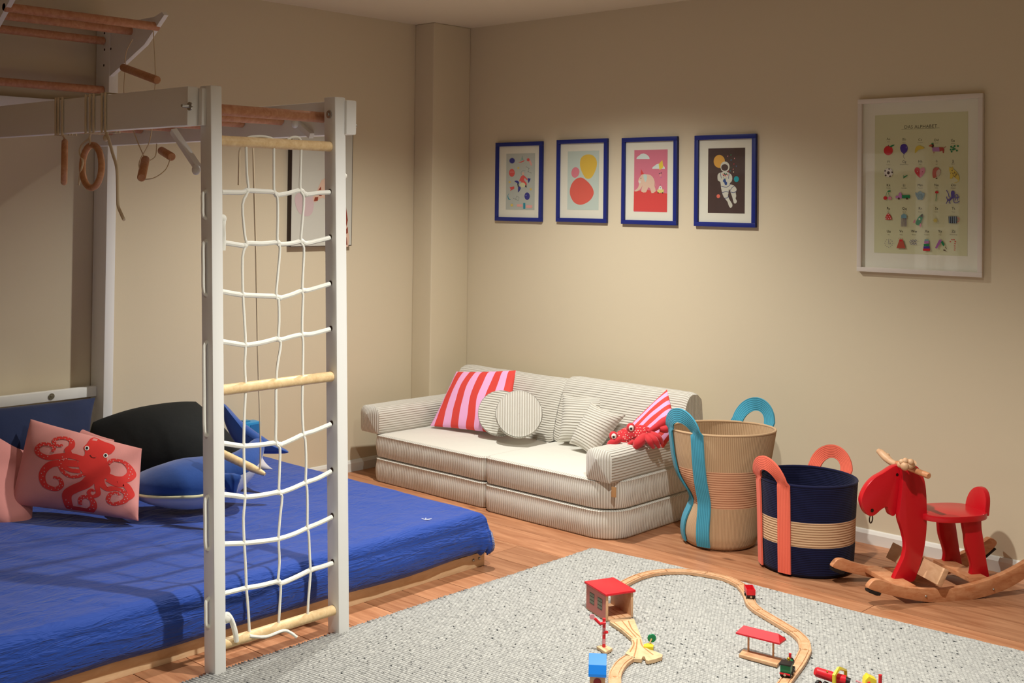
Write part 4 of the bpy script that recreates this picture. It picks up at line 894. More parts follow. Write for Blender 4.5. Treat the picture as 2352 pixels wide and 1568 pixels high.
for b0 in (.030, .088):
    wn = sbx(-.0014, -.0008, b0, b0+.034, .030, .070, mat('window_print', '4c4438', .5), 'window', bev=0)
    for k in range(4): sbx(-.0018, -.0014, b0+.003+k*.008, b0+.0075+k*.008, .033, .067, mat('window_pane_print', '8a8a72', .4), 'pane', wl_, bev=0) if False else None
    for zz in (.033, .046, .059):
        for k in range(3): sbx(-.0018, -.0014, b0+.003+k*.0105, b0+.011+k*.0105, zz, zz+.009, mat('window_pane_print', '868872', .4), 'pane', wn, bev=0)
sbx(-.006, .118, -.004, .156, .090, .099, M_TRED, 'roof', bev=.003)
# signal, tree
p = FL(1387, 1486, ZT+.009); SG = thing('toy_signal', 'red and pink striped toy railway signal with one raised arm', 'toy signal', (p.x, p.y, ZT))
MB().prism([FL(x, y, ZT+.010) for x, y in ((1370, 1483), (1388, 1479), (1407, 1488), (1391, 1497))], (0, 0, -.010), M_TRK2, bev=.001).build('base', M_TRK2, SG)
zz = [.010, .022, .038, .053, .075, .105]
for i in range(5): MB().tube([(p.x, p.y, ZT+zz[i]), (p.x, p.y, ZT+zz[i+1])], .0055, (M_TRED, M_TPNK)[i % 2], 12).build('post_band', (M_TRED, M_TPNK)[i % 2], SG)
pt_ = Vector((p.x, p.y, ZT+.098)); dq = pt_-Vector(CP); dpt = float(np.dot(np.array(dq), CF))
MB().tube([D(1391, 1430, dpt-.01), D(1378, 1432, dpt-.012), D(1366, 1420, dpt-.012)], .005, M_TRED, 10).build('arm', M_TRED, SG); M = (-VF).to_track_quat('Z', 'Y').to_matrix().to_4x4()
MB().lathe(D(1360, 1416, dpt-.014), [(.0003, .003), (.0085, .003), (.0085, -.003), (.0003, -.003)], M_TPNK, 20, M).build('disc', M_TPNK, SG)
MB().tube([D(1386, 1453, dpt), D(1395, 1451, dpt-.01)], .005, M_TRED, 10).build('lever', M_TRED, SG)
q = FL(1489, 1487, ZT+.002); dq = float(np.dot(np.array(q)-CP, CF)); TRE = thing('toy_tree', 'tiny round green toy tree on a yellow block', 'toy tree', (q.x, q.y, ZT))
MB().prism([FL(x, y, ZT+.016) for x, y in ((1479, 1478), (1494, 1475), (1502, 1481), (1500, 1485), (1478, 1484))], (0, 0, -.016), M_TYEL, bev=.001).build('block', M_TYEL, TRE)
MB().tube([D(1491, 1479, dq), D(1497, 1466, dq)], .0025, M_TRK2, 8).build('trunk', M_TRK2, TRE); MB().lathe(D(1497, 1465, dq+.004), [(.0003, .004), (.013, .004), (.0148, 0), (.013, -.004), (.0003, -.004)], M_TGRN, 24, M).build('crown', M_TGRN, TRE)
# blue-roofed house
h0 = FL(1371, 1592, ZT); ha = Vector((VR.x, VR.y, 0)).normalized(); ha = (ha*.99+Vector((VF.x, VF.y, 0)).normalized()*-.10).normalized(); hb = Vector((-ha.y, ha.x, 0))
HS = thing('toy_house', 'small toy house with bright blue roof at the lower photo edge', 'toy house', h0)
HM = Matrix((ha, hb, (0, 0, 1))).transposed().to_4x4(); HM.translation = h0
MB().box((-.040, -.012, 0), (.034, .05, .010), M_TRK2, HM, bev=.001).build('base', M_TRK2, HS); MB().box((-.022, 0, .010), (.024, .050, .062), M_TRK, HM, bev=.001).build('body', M_TRK, HS)
rf = [(-.008, .052), (-.007, .060), (.004, .084), (.040, .106), (.058, .096), (.058, .090), (.039, .098), (.008, .078), (-.003, .051)]
MB().prism([HM @ Vector((-.026, y, z)) for y, z in rf], ha*.054, M_TBLU, bev=.0006).build('roof', M_TBLU, HS, smooth=False)
Mh = (-hb).to_track_quat('Z', 'Y').to_matrix().to_4x4(); MB().lathe(HM @ Vector((.001, -.0006, .034)), [(.0003, .0004), (.012, .0004)], mat('dark_red_print', '8a1f22', .5), 24, Mh).build('round_door', MATS['dark_red_print'], HS)
# platform with canopy
PC = thing('toy_platform', 'toy station platform with red canopy on two wooden posts', 'toy platform', FL(1745, 1508, ZT))
c4 = [FL(x, y, ZT+.010) for x, y in ((1697, 1502), (1707, 1490), (1797, 1512), (1785, 1526))]
MB().prism(c4, (0, 0, -.010), M_TRK, bev=.001).build('platform', M_TRK, PC)
mid0 = (c4[0]+c4[1])/2; mid1 = (c4[2]+c4[3])/2; ax_ = (mid1-mid0).normalized(); sd = Vector((-ax_.y, ax_.x, 0))
p0 = FL(1719, 1495, ZT+.010); p1 = FL(1776, 1509, ZT+.010)
for p in (p0, p1): MB().tube([p, p+Vector((0, 0, .063))], .0034, M_TRK, 10).build('post', M_TRK, PC)
cm = (p0+p1)/2+Vector((0, 0, .060)); L2 = (p1-p0).length*.5+.034
def cv(u, v, z): return cm+ax_*u+sd*v+Vector((0, 0, z))
rv = [cv(-L2, -.026, -.004), cv(L2, -.026, -.004), cv(L2, .026, -.004), cv(-L2, .026, -.004), cv(-L2, -.026, .001), cv(L2, -.026, .001), cv(L2, .026, .001), cv(-L2, .026, .001), cv(-L2+.016, 0, .021), cv(L2-.016, 0, .021)]
MB().add(rv, [[3, 2, 1, 0], [0, 1, 5, 4], [1, 2, 6, 5], [2, 3, 7, 6], [3, 0, 4, 7], [4, 5, 9, 8], [5, 6, 9], [6, 7, 8, 9], [7, 4, 8]], M_TRED).build('canopy', M_TRED, PC, smooth=False)
# red wagon
def vehicle(px0, px1, name, label, cat):
    a = FL(*px0, ZT+.012); b_ = FL(*px1, ZT+.012); t = (b_-a).normalized(); s = Vector((-t.y, t.x, 0)); c = (a+b_)/2; T = thing(name, label, cat, (c.x, c.y, ZT+.012)); M = Matrix((t, s, (0, 0, 1))).transposed().to_4x4(); M.translation = (c.x, c.y, ZT+.010); return T, M, t, s
def wheels(T, M, s, xs, r=.0085, hub=True):
    Mr = s.to_track_quat('Z', 'Y').to_matrix().to_4x4()
    for x in xs:
        for y in (-.0135, .0135):
            w_ = MB().lathe(M @ Vector((x, y, r)), [(.0003, .003), (r*.9, .003), (r, .0015), (r, -.0015), (r*.9, -.003), (.0003, -.003)], M_TBLK, 20, Mr).build('wheel', M_TBLK, T)
            if hub: MB().ell(M @ Vector((x, y*1.22, r)), (.0025, .0025, .0025), M_STEEL, nu=10, nv=6).build('hub', M_STEEL, w_)
WG, M, t, s = vehicle((1713, 1352), (1731, 1387), 'toy_wagon', 'small open red toy wagon on the wooden track', 'toy wagon')
wheels(WG, M, s, (-.019, .021)); MB().box((-.031, -.014, .008), (.031, .014, .016), M_TBLK, M, bev=.001).build('chassis', M_TBLK, WG)
for lo, hi in (((-.032, -.0165, .016), (.032, -.0135, .036)), ((-.032, .0135, .016), (.032, .0165, .036)), ((-.032, -.0135, .016), (-.029, .0135, .036)), ((.029, -.0135, .016), (.032, .0135, .036)), ((-.029, -.0135, .016), (.029, .0135, .019))): MB().box(lo, hi, M_TRED, M, bev=.0006).build('panel', M_TRED, WG)
Mf = t.to_track_quat('Z', 'Y').to_matrix().to_4x4(); MB().lathe(M @ Vector((.033, 0, .010)), [(.0003, .001), (.004, .001), (.0045, 0)], M_STEEL, 14, Mf).build('magnet', M_STEEL, WG)
# green engine
LC, M, t, s = vehicle((1823, 1526), (1795, 1568), 'toy_engine', 'green and black toy steam engine at the lower photo edge', 'toy engine')
wheels(LC, M, s, (-.024, 0, .026)); MB().box((-.038, -.015, .008), (.038, .015, .015), M_TBLK, M, bev=.001).build('chassis', M_TBLK, LC)
MB().box((.004, -.016, .015), (.036, .016, .040), M_TGRN, M, bev=.002).build('cab', M_TGRN, LC); MB().box((.000, -.0185, .040), (.040, .0185, .0445), M_TBLK, M, bev=.0015).build('cab_roof', M_TBLK, LC)
MB().tube([M @ Vector((-.038, 0, .029)), M @ Vector((.004, 0, .029))], .0125, M_TGRN, 18).build('boiler', M_TGRN, LC); MB().tube([M @ Vector((-.036, 0, .029)), M @ Vector((-.026, 0, .029))], .0132, M_TBLK, 18).build('smoke_box', M_TBLK, LC)
MB().ell(M @ Vector((-.012, 0, .043)), (.006, .006, .007), None, nu=14).build('dome', mat('toy_gold', 'c99a3a', .25, metal=.8), LC); MB().tube([M @ Vector((-.031, 0, .040)), M @ Vector((-.031, 0, .055))], .0045, M_TRED, 12).build('chimney', M_TRED, LC)
MB().box((.038, -.0165, .012), (.0405, .0165, .017), M_TRED, M, bev=.0005).build('bumper', M_TRED, LC); Mf = t.to_track_quat('Z', 'Y').to_matrix().to_4x4(); MB().lathe(M @ Vector((.0408, 0, .012)), [(.0003, .001), (.004, .001), (.0045, 0)], M_STEEL, 14, Mf).build('magnet', M_STEEL, LC)
# red vehicle with yellow arch
k0 = 3.665; kk = k0/FPX
TT = thing('toy_tractor', 'red toy tractor with a yellow arch at the lower photo edge', 'toy tractor', FL(1915, 1605, ZT))
MB().tube([D(1872, 1541, k0), D(1876, 1542.5, k0), D(1915, 1555, k0-.02), D(1942, 1562, k0-.03)], [8*kk, 11*kk, 11.5*kk, 11*kk], M_TRED, 18).build('body', M_TRED, TT)
MB().tube([D(1940, 1561, k0-.03), D(1952, 1566, k0-.035)], [8*kk, 9*kk], M_TBLK, 14).build('exhaust', M_TBLK, TT); MB().ell(D(1900, 1542, k0-.02), (2.5*kk,)*3, mat('toy_gold', 'c99a3a', .25, metal=.8), nu=10, nv=6).build('cap', MATS['toy_gold'], TT)
MB().tube([D(1916, 1590, k0-.05), D(1916, 1550, k0-.05), D(1927, 1534, k0-.03), D(1942, 1539, k0+.0), D(1941, 1585, k0+.0)], 4.6*kk, M_TYEL, 4).build('arch', M_TYEL, TT)
Mw = (VR*.55+VF*-.83).to_track_quat('Z', 'Y').to_matrix().to_4x4()
for x, y, d in ((1880, 1571, k0-.03), (1896, 1574, k0-.03), (1930, 1588, k0-.05)):
    w_ = MB().lathe(D(x, y, d), [(.0003, .006), (.008, .006), (.0125, .004), (.0125, -.004), (.0003, -.005)], M_TBLK, 20, Mw).build('wheel', M_TBLK, TT); MB().lathe(D(x, y, d-.001), [(.0003, .0075), (.006, .0072), (.007, .005)], M_TRED, 16, Mw).build('hub', M_TRED, w_)
YC = thing('toy_crane', 'yellow toy trailer with an upright red rod behind the red tractor', 'toy trailer', FL(2000, 1620, ZT))
MB().prism([D(x, y, k0-.06) for x, y in ((1984, 1600), (1988, 1562), (1996, 1553), (2014, 1562), (2012, 1600))], VF*.03, M_TYEL, bev=.001).build('box', M_TYEL, YC); MB().tube([D(2021, 1600, k0-.06), D(2022, 1549, k0-.06)], 4*kk, M_TRED, 12).build('rod', M_TRED, YC)
MB().tube([D(1966, 1563, k0-.05), D(1985, 1571, k0-.055)], 2*kk, M_TPNK, 8).build('drawbar', M_TPNK, YC)
MB().tube([D(1993, 1568, k0-.065), D(1999, 1567, k0-.065)], 2.5*kk, M_TRED, 8).build('pin', M_TRED, YC)

# ================================================================ pictures
def glass():
    m = bpy.data.materials.new('picture_glass'); m.use_nodes = True; N = NT(m); out = [n for n in m.node_tree.nodes if n.type == 'OUTPUT_MATERIAL'][0]
    tr = N.n('ShaderNodeBsdfTransparent'); gl = N.n('ShaderNodeBsdfGlossy', i_Roughness=.03); fr = N.n('ShaderNodeFresnel', i_IOR=1.5); mx = N.n('ShaderNodeMixShader')
    ge = N.n('ShaderNodeNewGeometry'); sb_ = N.n('ShaderNodeMath', operation='SUBTRACT'); sb_.inputs[0].default_value = 1.; N.l(ge, 'Backfacing', sb_, 1); ml = N.n('ShaderNodeMath', operation='MULTIPLY'); N.l(fr, 0, ml, 0); N.l(sb_, 0, ml, 1); N.l(ml, 0, mx, 0); N.l(tr, 0, mx, 1); N.l(gl, 0, mx, 2); N.l(mx, 0, out, 0); return m
M_GLASS = glass(); M_FRB = mat('blue_frame', '1a2878', .4); M_MAT = mat('passepartout', 'dedccb', .9)
def picture(name, label, x0, x1, z0, z1, fm, fw, px, art, depth=.018, fmbev=.0015, cat='picture', bg='bcc6bf', group=None):
    P = thing(name, label, cat, ((x0+x1)/2, 0, z0), group)
    def bar(a, b_): MB().box(a, b_, fm, bev=fmbev).build('frame_bar', fm, P)
    bar((x0, -depth, z0), (x1, -.001, z0+fw)); bar((x0, -depth, z1-fw), (x1, -.001, z1)); bar((x0, -depth, z0+fw), (x0+fw, -.001, z1-fw)); bar((x1-fw, -depth, z0+fw), (x1, -.001, z1-fw))
    MB().box((x0+fw*.8, -.007, z0+fw*.8), (x1-fw*.8, -.002, z1-fw*.8)).build('mount', M_MAT, P, smooth=False)
    A = [WR(*q, -.0076) for q in px]; xa, xb, za, zb = A[0].x, A[1].x, A[1].z, A[0].z
    pb = MB(); pb.poly([(xa, -.0075, za), (xb, -.0075, za), (xb, -.0075, zb), (xa, -.0075, zb)], mat('paper_'+bg, bg, .85)); art(pb); pb.build('print', None, P, smooth=False)
    MB().poly([(x0+fw*.7, -.013, z0+fw*.7), (x1-fw*.7, -.013, z0+fw*.7), (x1-fw*.7, -.013, z1-fw*.7), (x0+fw*.7, -.013, z1-fw*.7)]).build('glass_pane', M_GLASS, P, smooth=False)
    return P
class Art:
    """flat printed shapes; coordinates read in an enlarged crop (ox, oy, scale)"""
    def __init__(s, mb, ox, oy, sc): s.mb, s.ox, s.oy, s.sc, s.n = mb, ox, oy, sc, 1
    def w(s, x, y): s_ = WR(s.ox+x/s.sc, s.oy+y/s.sc, -.0076); return Vector((s_.x, -.0075-.00003*s.n, s_.z))
    def p(s, pts, col, sm=0):
        s.n += 1; Q = [(q[0], q[1]) for q in smoothpts([(x, y, 0) for x, y in pts], sm, True)] if sm else pts
        V = [s.w(*q) for q in Q]; ar = sum(V[i].x*V[(i+1) % len(V)].z-V[(i+1) % len(V)].x*V[i].z for i in range(len(V)))
        if ar < 0: V.reverse()
        s.mb.poly(V, mat('ink_'+col, col, .85))
    def c(s, x, y, rx, ry, col, n=24, rot=0.): s.p([(x+rx*math.cos(a)*math.cos(rot)-ry*math.sin(a)*math.sin(rot), y+rx*math.cos(a)*math.sin(rot)+ry*math.sin(a)*math.cos(rot)) for a in [2*PI*i/n for i in range(n)]], col)
    def l(s, pts, w_, col, sm=0):
        Q = [Vector((q[0], q[1], 0)) for q in (smoothpts([(x, y, 0) for x, y in pts], sm) if sm else [Vector((x, y, 0)) for x, y in pts])]; A, B_ = [], []
        for i, q in enumerate(Q):
            t = (Q[min(len(Q)-1, i+1)]-Q[max(0, i-1)]).normalized(); n_ = Vector((-t.y, t.x, 0))*w_/2; A.append((q.x+n_.x, q.y+n_.y)); B_.append((q.x-n_.x, q.y-n_.y))
        s.n += 1; m = mat('ink_'+col, col, .85)
        for i in range(len(Q)-1):
            V = [s.w(*A[i]), s.w(*A[i+1]), s.w(*B_[i+1]), s.w(*B_[i])]; ar = sum(V[j].x*V[(j+1) % 4].z-V[(j+1) % 4].x*V[j].z for j in range(4))
            if ar < 0: V.reverse()
            s.mb.poly(V, m)
    def star(s, x, y, r1, r2, k, col): s.p([(x+(r1 if i % 2 else r2)*math.cos(PI*i/k), y+(r1 if i % 2 else r2)*math.sin(PI*i/k)) for i in range(2*k)], col)
def art1(mb):
    a = Art(mb, 1130, 300, 6.818); r, b_, y, t, pk, k = 'd9534f', '2c2f86', 'd8be62', '1f8a9c', 'e3a49c', '2b2a33'
    a.star(315, 470, 52, 36, 18, b_); a.c(315, 470, 38, 38, b_); a.p([(412, 492), (440, 492), (512, 458), (495, 485), (455, 500), (425, 497)], r); a.p([(430, 480), (500, 455), (475, 425), (470, 400), (455, 450)], '8fb8a8'); a.l([(475, 395), (475, 460)], 3, k)
    a.p([(570, 465), (600, 455), (632, 540), (612, 552)], pk); a.star(568, 455, 32, 18, 9, r); a.star(413, 583, 22, 12, 6, y)
    a.l([(538, 568), (580, 588), (568, 642), (612, 662)], 3, k)
    for q in ((538, 568), (580, 588), (568, 642), (612, 662)): a.c(*q, 5, 5, k, 8)
    a.c(312, 660, 45, 62, r); a.l([(280, 648), (345, 648)], 5, 'e6b0a8'); a.l([(462, 690), (458, 650), (490, 622), (525, 632)], 2.5, k, 4)
    a.c(488, 672, 16, 22, 'd9b49c'); a.p([(470, 705), (500, 700), (545, 745), (560, 765), (540, 768), (512, 740), (505, 775), (540, 815), (545, 850), (525, 850), (505, 825), (465, 812), (455, 790), (435, 795), (430, 775), (450, 730)], r, 3)
    a.c(480, 850, 42, 38, 'd3d3a8'); a.p([(352, 790), (395, 782), (425, 805), (418, 835), (385, 815)], b_, 3); a.p([(395, 830), (412, 825), (428, 885), (408, 890)], k); a.p([(412, 885), (440, 875), (450, 910), (415, 965), (408, 955)], b_, 3); a.p([(560, 742), (608, 752), (575, 822), (562, 780)], b_); a.p([(525, 852), (540, 850), (545, 890), (520, 880)], k)
    a.star(278, 805, 24, 12, 6, y); a.p([(278, 885), (348, 872), (352, 905), (285, 945), (295, 920)], r); a.star(608, 918, 24, 13, 6, y); a.p([(270, 982), (255, 1010), (265, 1060), (295, 1080), (262, 1078), (246, 1040), (252, 1000)], t, 3)
    a.l([(330, 1055), (372, 1075), (385, 1022), (428, 1042), (418, 1095), (372, 1075)], 3, k); a.c(552, 1025, 42, 58, b_); a.c(535, 1010, 8, 5, 'c9c9d8', 8); a.star(312, 1165, 30, 16, 7, y); a.p([(388, 1150), (480, 1152), (480, 1192), (395, 1190)], pk); a.p([(535, 1165), (632, 1168), (632, 1210), (535, 1208)], pk); a.p([(490, 1132), (524, 1132), (524, 1225), (490, 1222)], t)
def art2(mb):
    a = Art(mb, 1130, 300, 6.818)
    a.p([(1508, 372), (1580, 388), (1632, 450), (1642, 540), (1605, 660), (1555, 735), (1505, 755), (1455, 730), (1405, 640), (1378, 540), (1390, 440), (1440, 388)], 'd9b545', 4); a.p([(1305, 572), (1350, 590), (1370, 640), (1350, 705), (1300, 738), (1258, 715), (1243, 660), (1262, 600)], 'd77a86', 4)
    a.p([(1385, 732), (1440, 752), (1520, 820), (1580, 910), (1592, 990), (1545, 1080), (1460, 1140), (1375, 1160), (1290, 1125), (1235, 1040), (1218, 950), (1245, 840), (1310, 760)], 'd65a4c', 4)
def art3(mb):
    a = Art(mb, 1420, 290, 6.27)
    a.p([(226, 936), (400, 915), (560, 935), (704, 968), (702, 1236), (220, 1220)], 'd14340')
    def cloud(x, y, w_, h): a.p([(x, y), (x+w_*.05, y-h*.35), (x+w_*.2, y-h*.6), (x+w_*.35, y-h*.9), (x+w_*.55, y-h), (x+w_*.72, y-h*.85), (x+w_*.85, y-h*.65), (x+w_*.97, y-h*.35), (x+w_, y)], 'd0dcd6')
    cloud(262, 470, 190, 80); cloud(488, 612, 185, 75); a.p([(635, 485), (650, 590), (595, 630), (582, 545)], 'e0c544'); a.p([(330, 615), (322, 695), (372, 690)], 'd14340')
    a.p([(320, 720), (350, 690), (400, 690), (460, 700), (500, 735), (520, 780), (522, 860), (540, 935), (480, 962), (462, 900), (430, 880), (400, 950), (330, 938), (352, 850), (320, 900), (270, 935), (232, 930), (280, 890), (300, 830), (288, 790), (300, 750)], 'd9b9a2', 2); a.p([(360, 700), (400, 695), (415, 740), (395, 800), (375, 770)], 'b9cec6', 3); a.c(327, 747, 7, 7, '3a2c2a', 10); a.c(310, 800, 18, 20, 'd8cfc4', 12)
    a.l([(522, 790), (535, 860)], 4, 'd9b9a2'); a.c(607, 700, 16, 26, 'd88a8c', 12); a.p([(586, 670), (604, 682), (590, 690)], '2a2340'); a.p([(606, 678), (622, 655), (622, 682)], '2a2340'); a.c(617, 735, 9, 9, 'b46aa0', 10); a.p([(606, 828), (598, 858), (614, 858)], 'b5486a'); a.p([(582, 915), (590, 870), (608, 856), (626, 872), (634, 915)], 'dcdcd0', 3); a.c(608, 885, 6, 8, '3a2c2a', 8); a.p([(558, 912), (658, 908), (652, 955), (572, 957)], 'd8cf78', 1); a.c(576, 957, 9, 9, '2a2420', 10); a.c(640, 958, 9, 9, '2a2420', 10)
def art4(mb):
    a = Art(mb, 1420, 290, 6.27); wv, dk, bl = 'c9c8b8', '473530', '33406f'
    a.c(1455, 505, 81, 94, 'd6a045'); a.p([(1485, 665), (1530, 650), (1600, 670), (1640, 720), (1635, 790), (1600, 830), (1665, 850), (1705, 905), (1690, 950), (1700, 1000), (1690, 1040), (1708, 1075), (1695, 1108), (1665, 1105), (1650, 1050), (1632, 990), (1610, 930), (1592, 905), (1588, 960), (1580, 1000), (1605, 1060), (1642, 1120), (1638, 1160), (1612, 1172), (1590, 1140), (1575, 1090), (1545, 1050), (1515, 1010), (1495, 950), (1480, 880), (1470, 800), (1435, 780), (1430, 710), (1450, 675)], wv, 2)
    a.c(1537, 583, 66, 76, wv); a.c(1534, 592, 50, 48, dk); a.l([(1472, 672), (1484, 750)], 7, bl); a.l([(1596, 668), (1590, 755)], 7, bl); a.l([(1480, 862), (1565, 875), (1620, 830)], 7, bl, 4); a.l([(1494, 955), (1545, 942), (1590, 948)], 8, bl, 3); a.l([(1530, 1035), (1570, 1030), (1592, 1000)], 8, bl, 3); a.l([(1610, 930), (1640, 880), (1675, 860)], 7, bl, 3); a.l([(1615, 942), (1660, 955), (1702, 935)], 8, bl, 3)
    a.p([(1515, 765), (1545, 760), (1552, 790), (1568, 810), (1562, 845), (1535, 840), (1528, 812), (1510, 795)], '2f4a80', 3); a.l([(1510, 735), (1530, 755), (1560, 740)], 6, '3a7a66')
    for x, y, c_ in ((1512, 690, 'd8605a'), (1530, 680, '3d6a4a'), (1550, 695, '2f5f6a'), (1575, 700, 'd8605a'), (1520, 710, '7a3a34'), (1545, 712, 'd8605a'), (1560, 685, '3d6a4a'), (1535, 695, '7a3a34')): a.c(x, y, 12, 8, c_, 8, .5)
    for x, y, c_ in ((1578, 430, 'd88a8c'), (1624, 412, '2f8a5a'), (1675, 462, 'd88a8c'), (1627, 485, '2f7a9a'), (1667, 542, 'b5303a'), (1702, 573, '44608f'), (1624, 592, '2f6a4a'), (1657, 618, 'c87a6a'), (1614, 643, '3a8a8a'), (1662, 658, 'd8c8a0'), (1590, 650, 'a03038')): a.c(x, y, 6, 10, c_, 8, .4)
    a.c(1703, 760, 36, 42, '1f97a0'); a.c(1443, 1006, 26, 28, 'e0705c')
def q1(x, y, s=6.818, ox=1130, oy=300): return (ox+x/s, oy+y/s)
picture('framed_print', 'blue-framed print of a rider among planets, leftmost of four', .387, .745, 1.392, 1.842, M_FRB, .022, (q1(226, 362), q1(665, 1243)), art1, bg='b4bab0', group='four blue-framed prints in a row')
picture('framed_print', 'blue-framed print of one yellow, one pink and one red pebble shape', .851, 1.204, 1.395, 1.846, M_FRB, .022, (q1(1188, 325), q1(1668, 1243)), art2, bg='bccabf', group='four blue-framed prints in a row')
picture('framed_print', 'blue-framed pink print with an elephant in a party hat', 1.301, 1.652, 1.392, 1.844, M_FRB, .022, (q1(232, 344, 6.27, 1420, 290), q1(703, 1236, 6.27, 1420, 290)), art3, bg='cf7386', group='four blue-framed prints in a row')
picture('framed_print', 'blue-framed dark print with a floating astronaut', 1.757, 2.108, 1.391, 1.843, M_FRB, .022, (q1(1297, 320, 6.27, 1420, 290), q1(1820, 1256, 6.27, 1420, 290)), art4, bg='473530', group='four blue-framed prints in a row')
# alphabet poster
def text(mb, s_, px, py, h, col, art, just='CENTER'):
    cu = bpy.data.curves.new('t', 'FONT'); cu.body = s_; cu.size = 1; cu.align_x = just; cu.resolution_u = 2; cu.space_character = 1.05
    o = bpy.data.objects.new('t', cu); COL.objects.link(o); dg = bpy.context.evaluated_depsgraph_get(); me = o.evaluated_get(dg).to_mesh()
    art.n += 1; c = art.w(px, py); mb.add([(c.x+v.co.x*h, c.y, c.z+v.co.y*h) for v in me.vertices], [list(p_.vertices) for p_ in me.polygons], mat('ink_'+col, col, .85)); o.to_mesh_clear() if False else None
    bpy.data.objects.remove(o); bpy.data.curves.remove(cu)
def art5(mb):
    a = Art(mb, 1960, 200, 6.534); O = 1372; K = '3b3428'; r, g, pu, pk, y, bw = 'c4262c', '17804e', '46338f', 'cf8296', 'd2bc4a', '4a2420'
    text(mb, 'DAS ALPHABET', 1008, 615, .0205, K, a); a.l([(722, 635), (1292, 612)], 4, K)
    rows = [(800, [('Aa', 'Apfel', 527), ('Bb', 'Ballon', 763), ('Cc', 'Croissant', 1003), ('Dd', 'Dackel', 1247), ('Ee', 'Erbsen', 1497)]), (1138, [('Ff', 'Fußball', 527), ('Gg', 'Gänseblümchen', 763), ('Hh', 'Herz', 1005), ('Ii', 'Igel', 1250), ('Jj', 'Jaguar', 1500)]), (1488, [('Kk', 'Kirsche', 527), ('Ll', 'Lastwagen', 763), ('Mm', 'Muschel', 1005), ('Nn', 'Nelke', 1250), ('Oo', 'Oktopus', 1500)]), (1838, [('Pp', 'Pilz', 527), ('Qq', 'Qualle', 767), ('Rr', 'Rakete', 1005), ('Ss', 'Sonne', 1250), ('Tt', 'Tasse', 1502)]), (2180, [('Uu', 'Uhr', 532), ('Vv', 'Vulkan', 720), ('Ww', 'Wasser', 912), ('Xx', 'Xylophon', 1105), ('Yy', 'Yoga', 1302), ('Zz', 'Zuckerstange', 1505)])]
    for yy, L in rows:
        for i, (s_, w_, x) in enumerate(L):
            ty = yy-(12-6*i if yy == 800 else 0)+(0 if yy != 800 else 6)-(0 if yy == 800 else 3*i*(yy < 1200)); text(mb, s_, x, ty, .0155, K, a); text(mb, w_, x, ty+(32 if yy < 1800 else 40), .0058, '6a6452', a)
    # row 1
    a.c(527, 952, 68, 70, r); a.l([(527, 890), (530, 868)], 8, bw); a.p([(545, 895), (575, 872), (620, 865), (595, 888), (560, 902)], g, 2)
    a.p([(765, 852), (800, 868), (818, 915), (805, 965), (770, 1000), (762, 1018), (752, 1000), (718, 965), (705, 915), (722, 868)], pu, 3); a.c(797, 905, 7, 16, '8a80b8', 10); a.l([(758, 1018), (752, 1040), (770, 1075)], 4, K, 3)
    a.p([(925, 990), (930, 930), (955, 890), (1000, 875), (1055, 900), (1070, 918), (1035, 930), (985, 940), (950, 975)], y, 3)
    a.p([(1185, 905), (1290, 902), (1300, 965), (1190, 965)], 'a878a8', 1); a.p([(1290, 902), (1350, 905), (1368, 940), (1358, 990), (1345, 990), (1340, 955), (1300, 965)], 'a8453c', 1); a.l([(1350, 912), (1375, 905), (1392, 885)], 6, 'a8453c', 3); a.c(1190, 878, 20, 28, bw); a.p([(1132, 882), (1165, 862), (1185, 870), (1175, 895), (1145, 892)], 'b0603c', 2); a.c(1190, 847, 16, 9, g, 12); a.l([(1212, 965), (1212, 992)], 9, 'a8453c')
    for x, q in ((1470, 895), (1522, 885), (1572, 885), (1500, 910), (1525, 930), (1465, 937), (1500, 938), (1478, 968), (1557, 952)): a.c(x, q, 14, 14, g, 12)
    # row 2
    a.c(530, 1285, 66, 68, 'd6d2c8'); a.c(530, 1285, 24, 26, '3a2220', 5)
    for i in range(5): t = 2*PI*i/5-PI/2+.2; a.c(530+56*math.cos(t), 1285+58*math.sin(t), 14, 12, '3a2220', 8, t+PI/2)
    a.p([(755, 1345), (820, 1318), (795, 1345), (762, 1360)], g, 2); a.l([(755, 1318), (757, 1375)], 5, '5a8a6a')
    a.p([(1003, 1362), (935, 1290), (920, 1245), (940, 1208), (975, 1208), (1003, 1238)], r, 2); a.p([(1003, 1362), (1070, 1290), (1082, 1240), (1062, 1205), (1030, 1212), (1003, 1238)], pk, 2); a.c(965, 1268, 6, 8, 'd8c0a8', 8); a.c(1040, 1268, 6, 8, '8a3048', 8)
    a.p([(1200, 1360), (1190, 1290), (1205, 1225), (1250, 1205), (1295, 1220), (1262, 1250), (1245, 1290), (1250, 1350)], 'b45a4c', 2); a.p([(1262, 1250), (1300, 1232), (1312, 1270), (1302, 1310), (1262, 1345), (1245, 1300)], 'c0ac98', 2); a.c(1315, 1258, 6, 5, bw, 8); a.c(1252, 1372, 16, 7, bw, 8)
    a.p([(1445, 1200), (1470, 1215), (1492, 1190), (1505, 1235), (1545, 1265), (1575, 1310), (1595, 1370), (1585, 1400), (1545, 1372), (1500, 1345), (1485, 1372), (1452, 1370), (1458, 1300), (1442, 1250)], y, 2)
    rr = random.Random(3)
    for i in range(34): x = rr.uniform(1462, 1560); a.c(x, 1230+(x-1462)*.75+rr.uniform(-10, 75)*(1 if x < 1540 else .5), 5, 5, bw, 6)
    a.l([(1590, 1395), (1565, 1425), (1520, 1438)], 8, y, 3)
    # row 3 (second crop offset)
    def Y(v): return v+O
    a.c(485, Y(292), 28, 28, r); a.c(552, Y(294), 26, 26, pk); a.l([(490, Y(268)), (518, Y(195)), (548, Y(270))], 5, g, 3); a.p([(515, Y(195)), (535, Y(178)), (570, Y(182)), (545, Y(202))], g, 2)
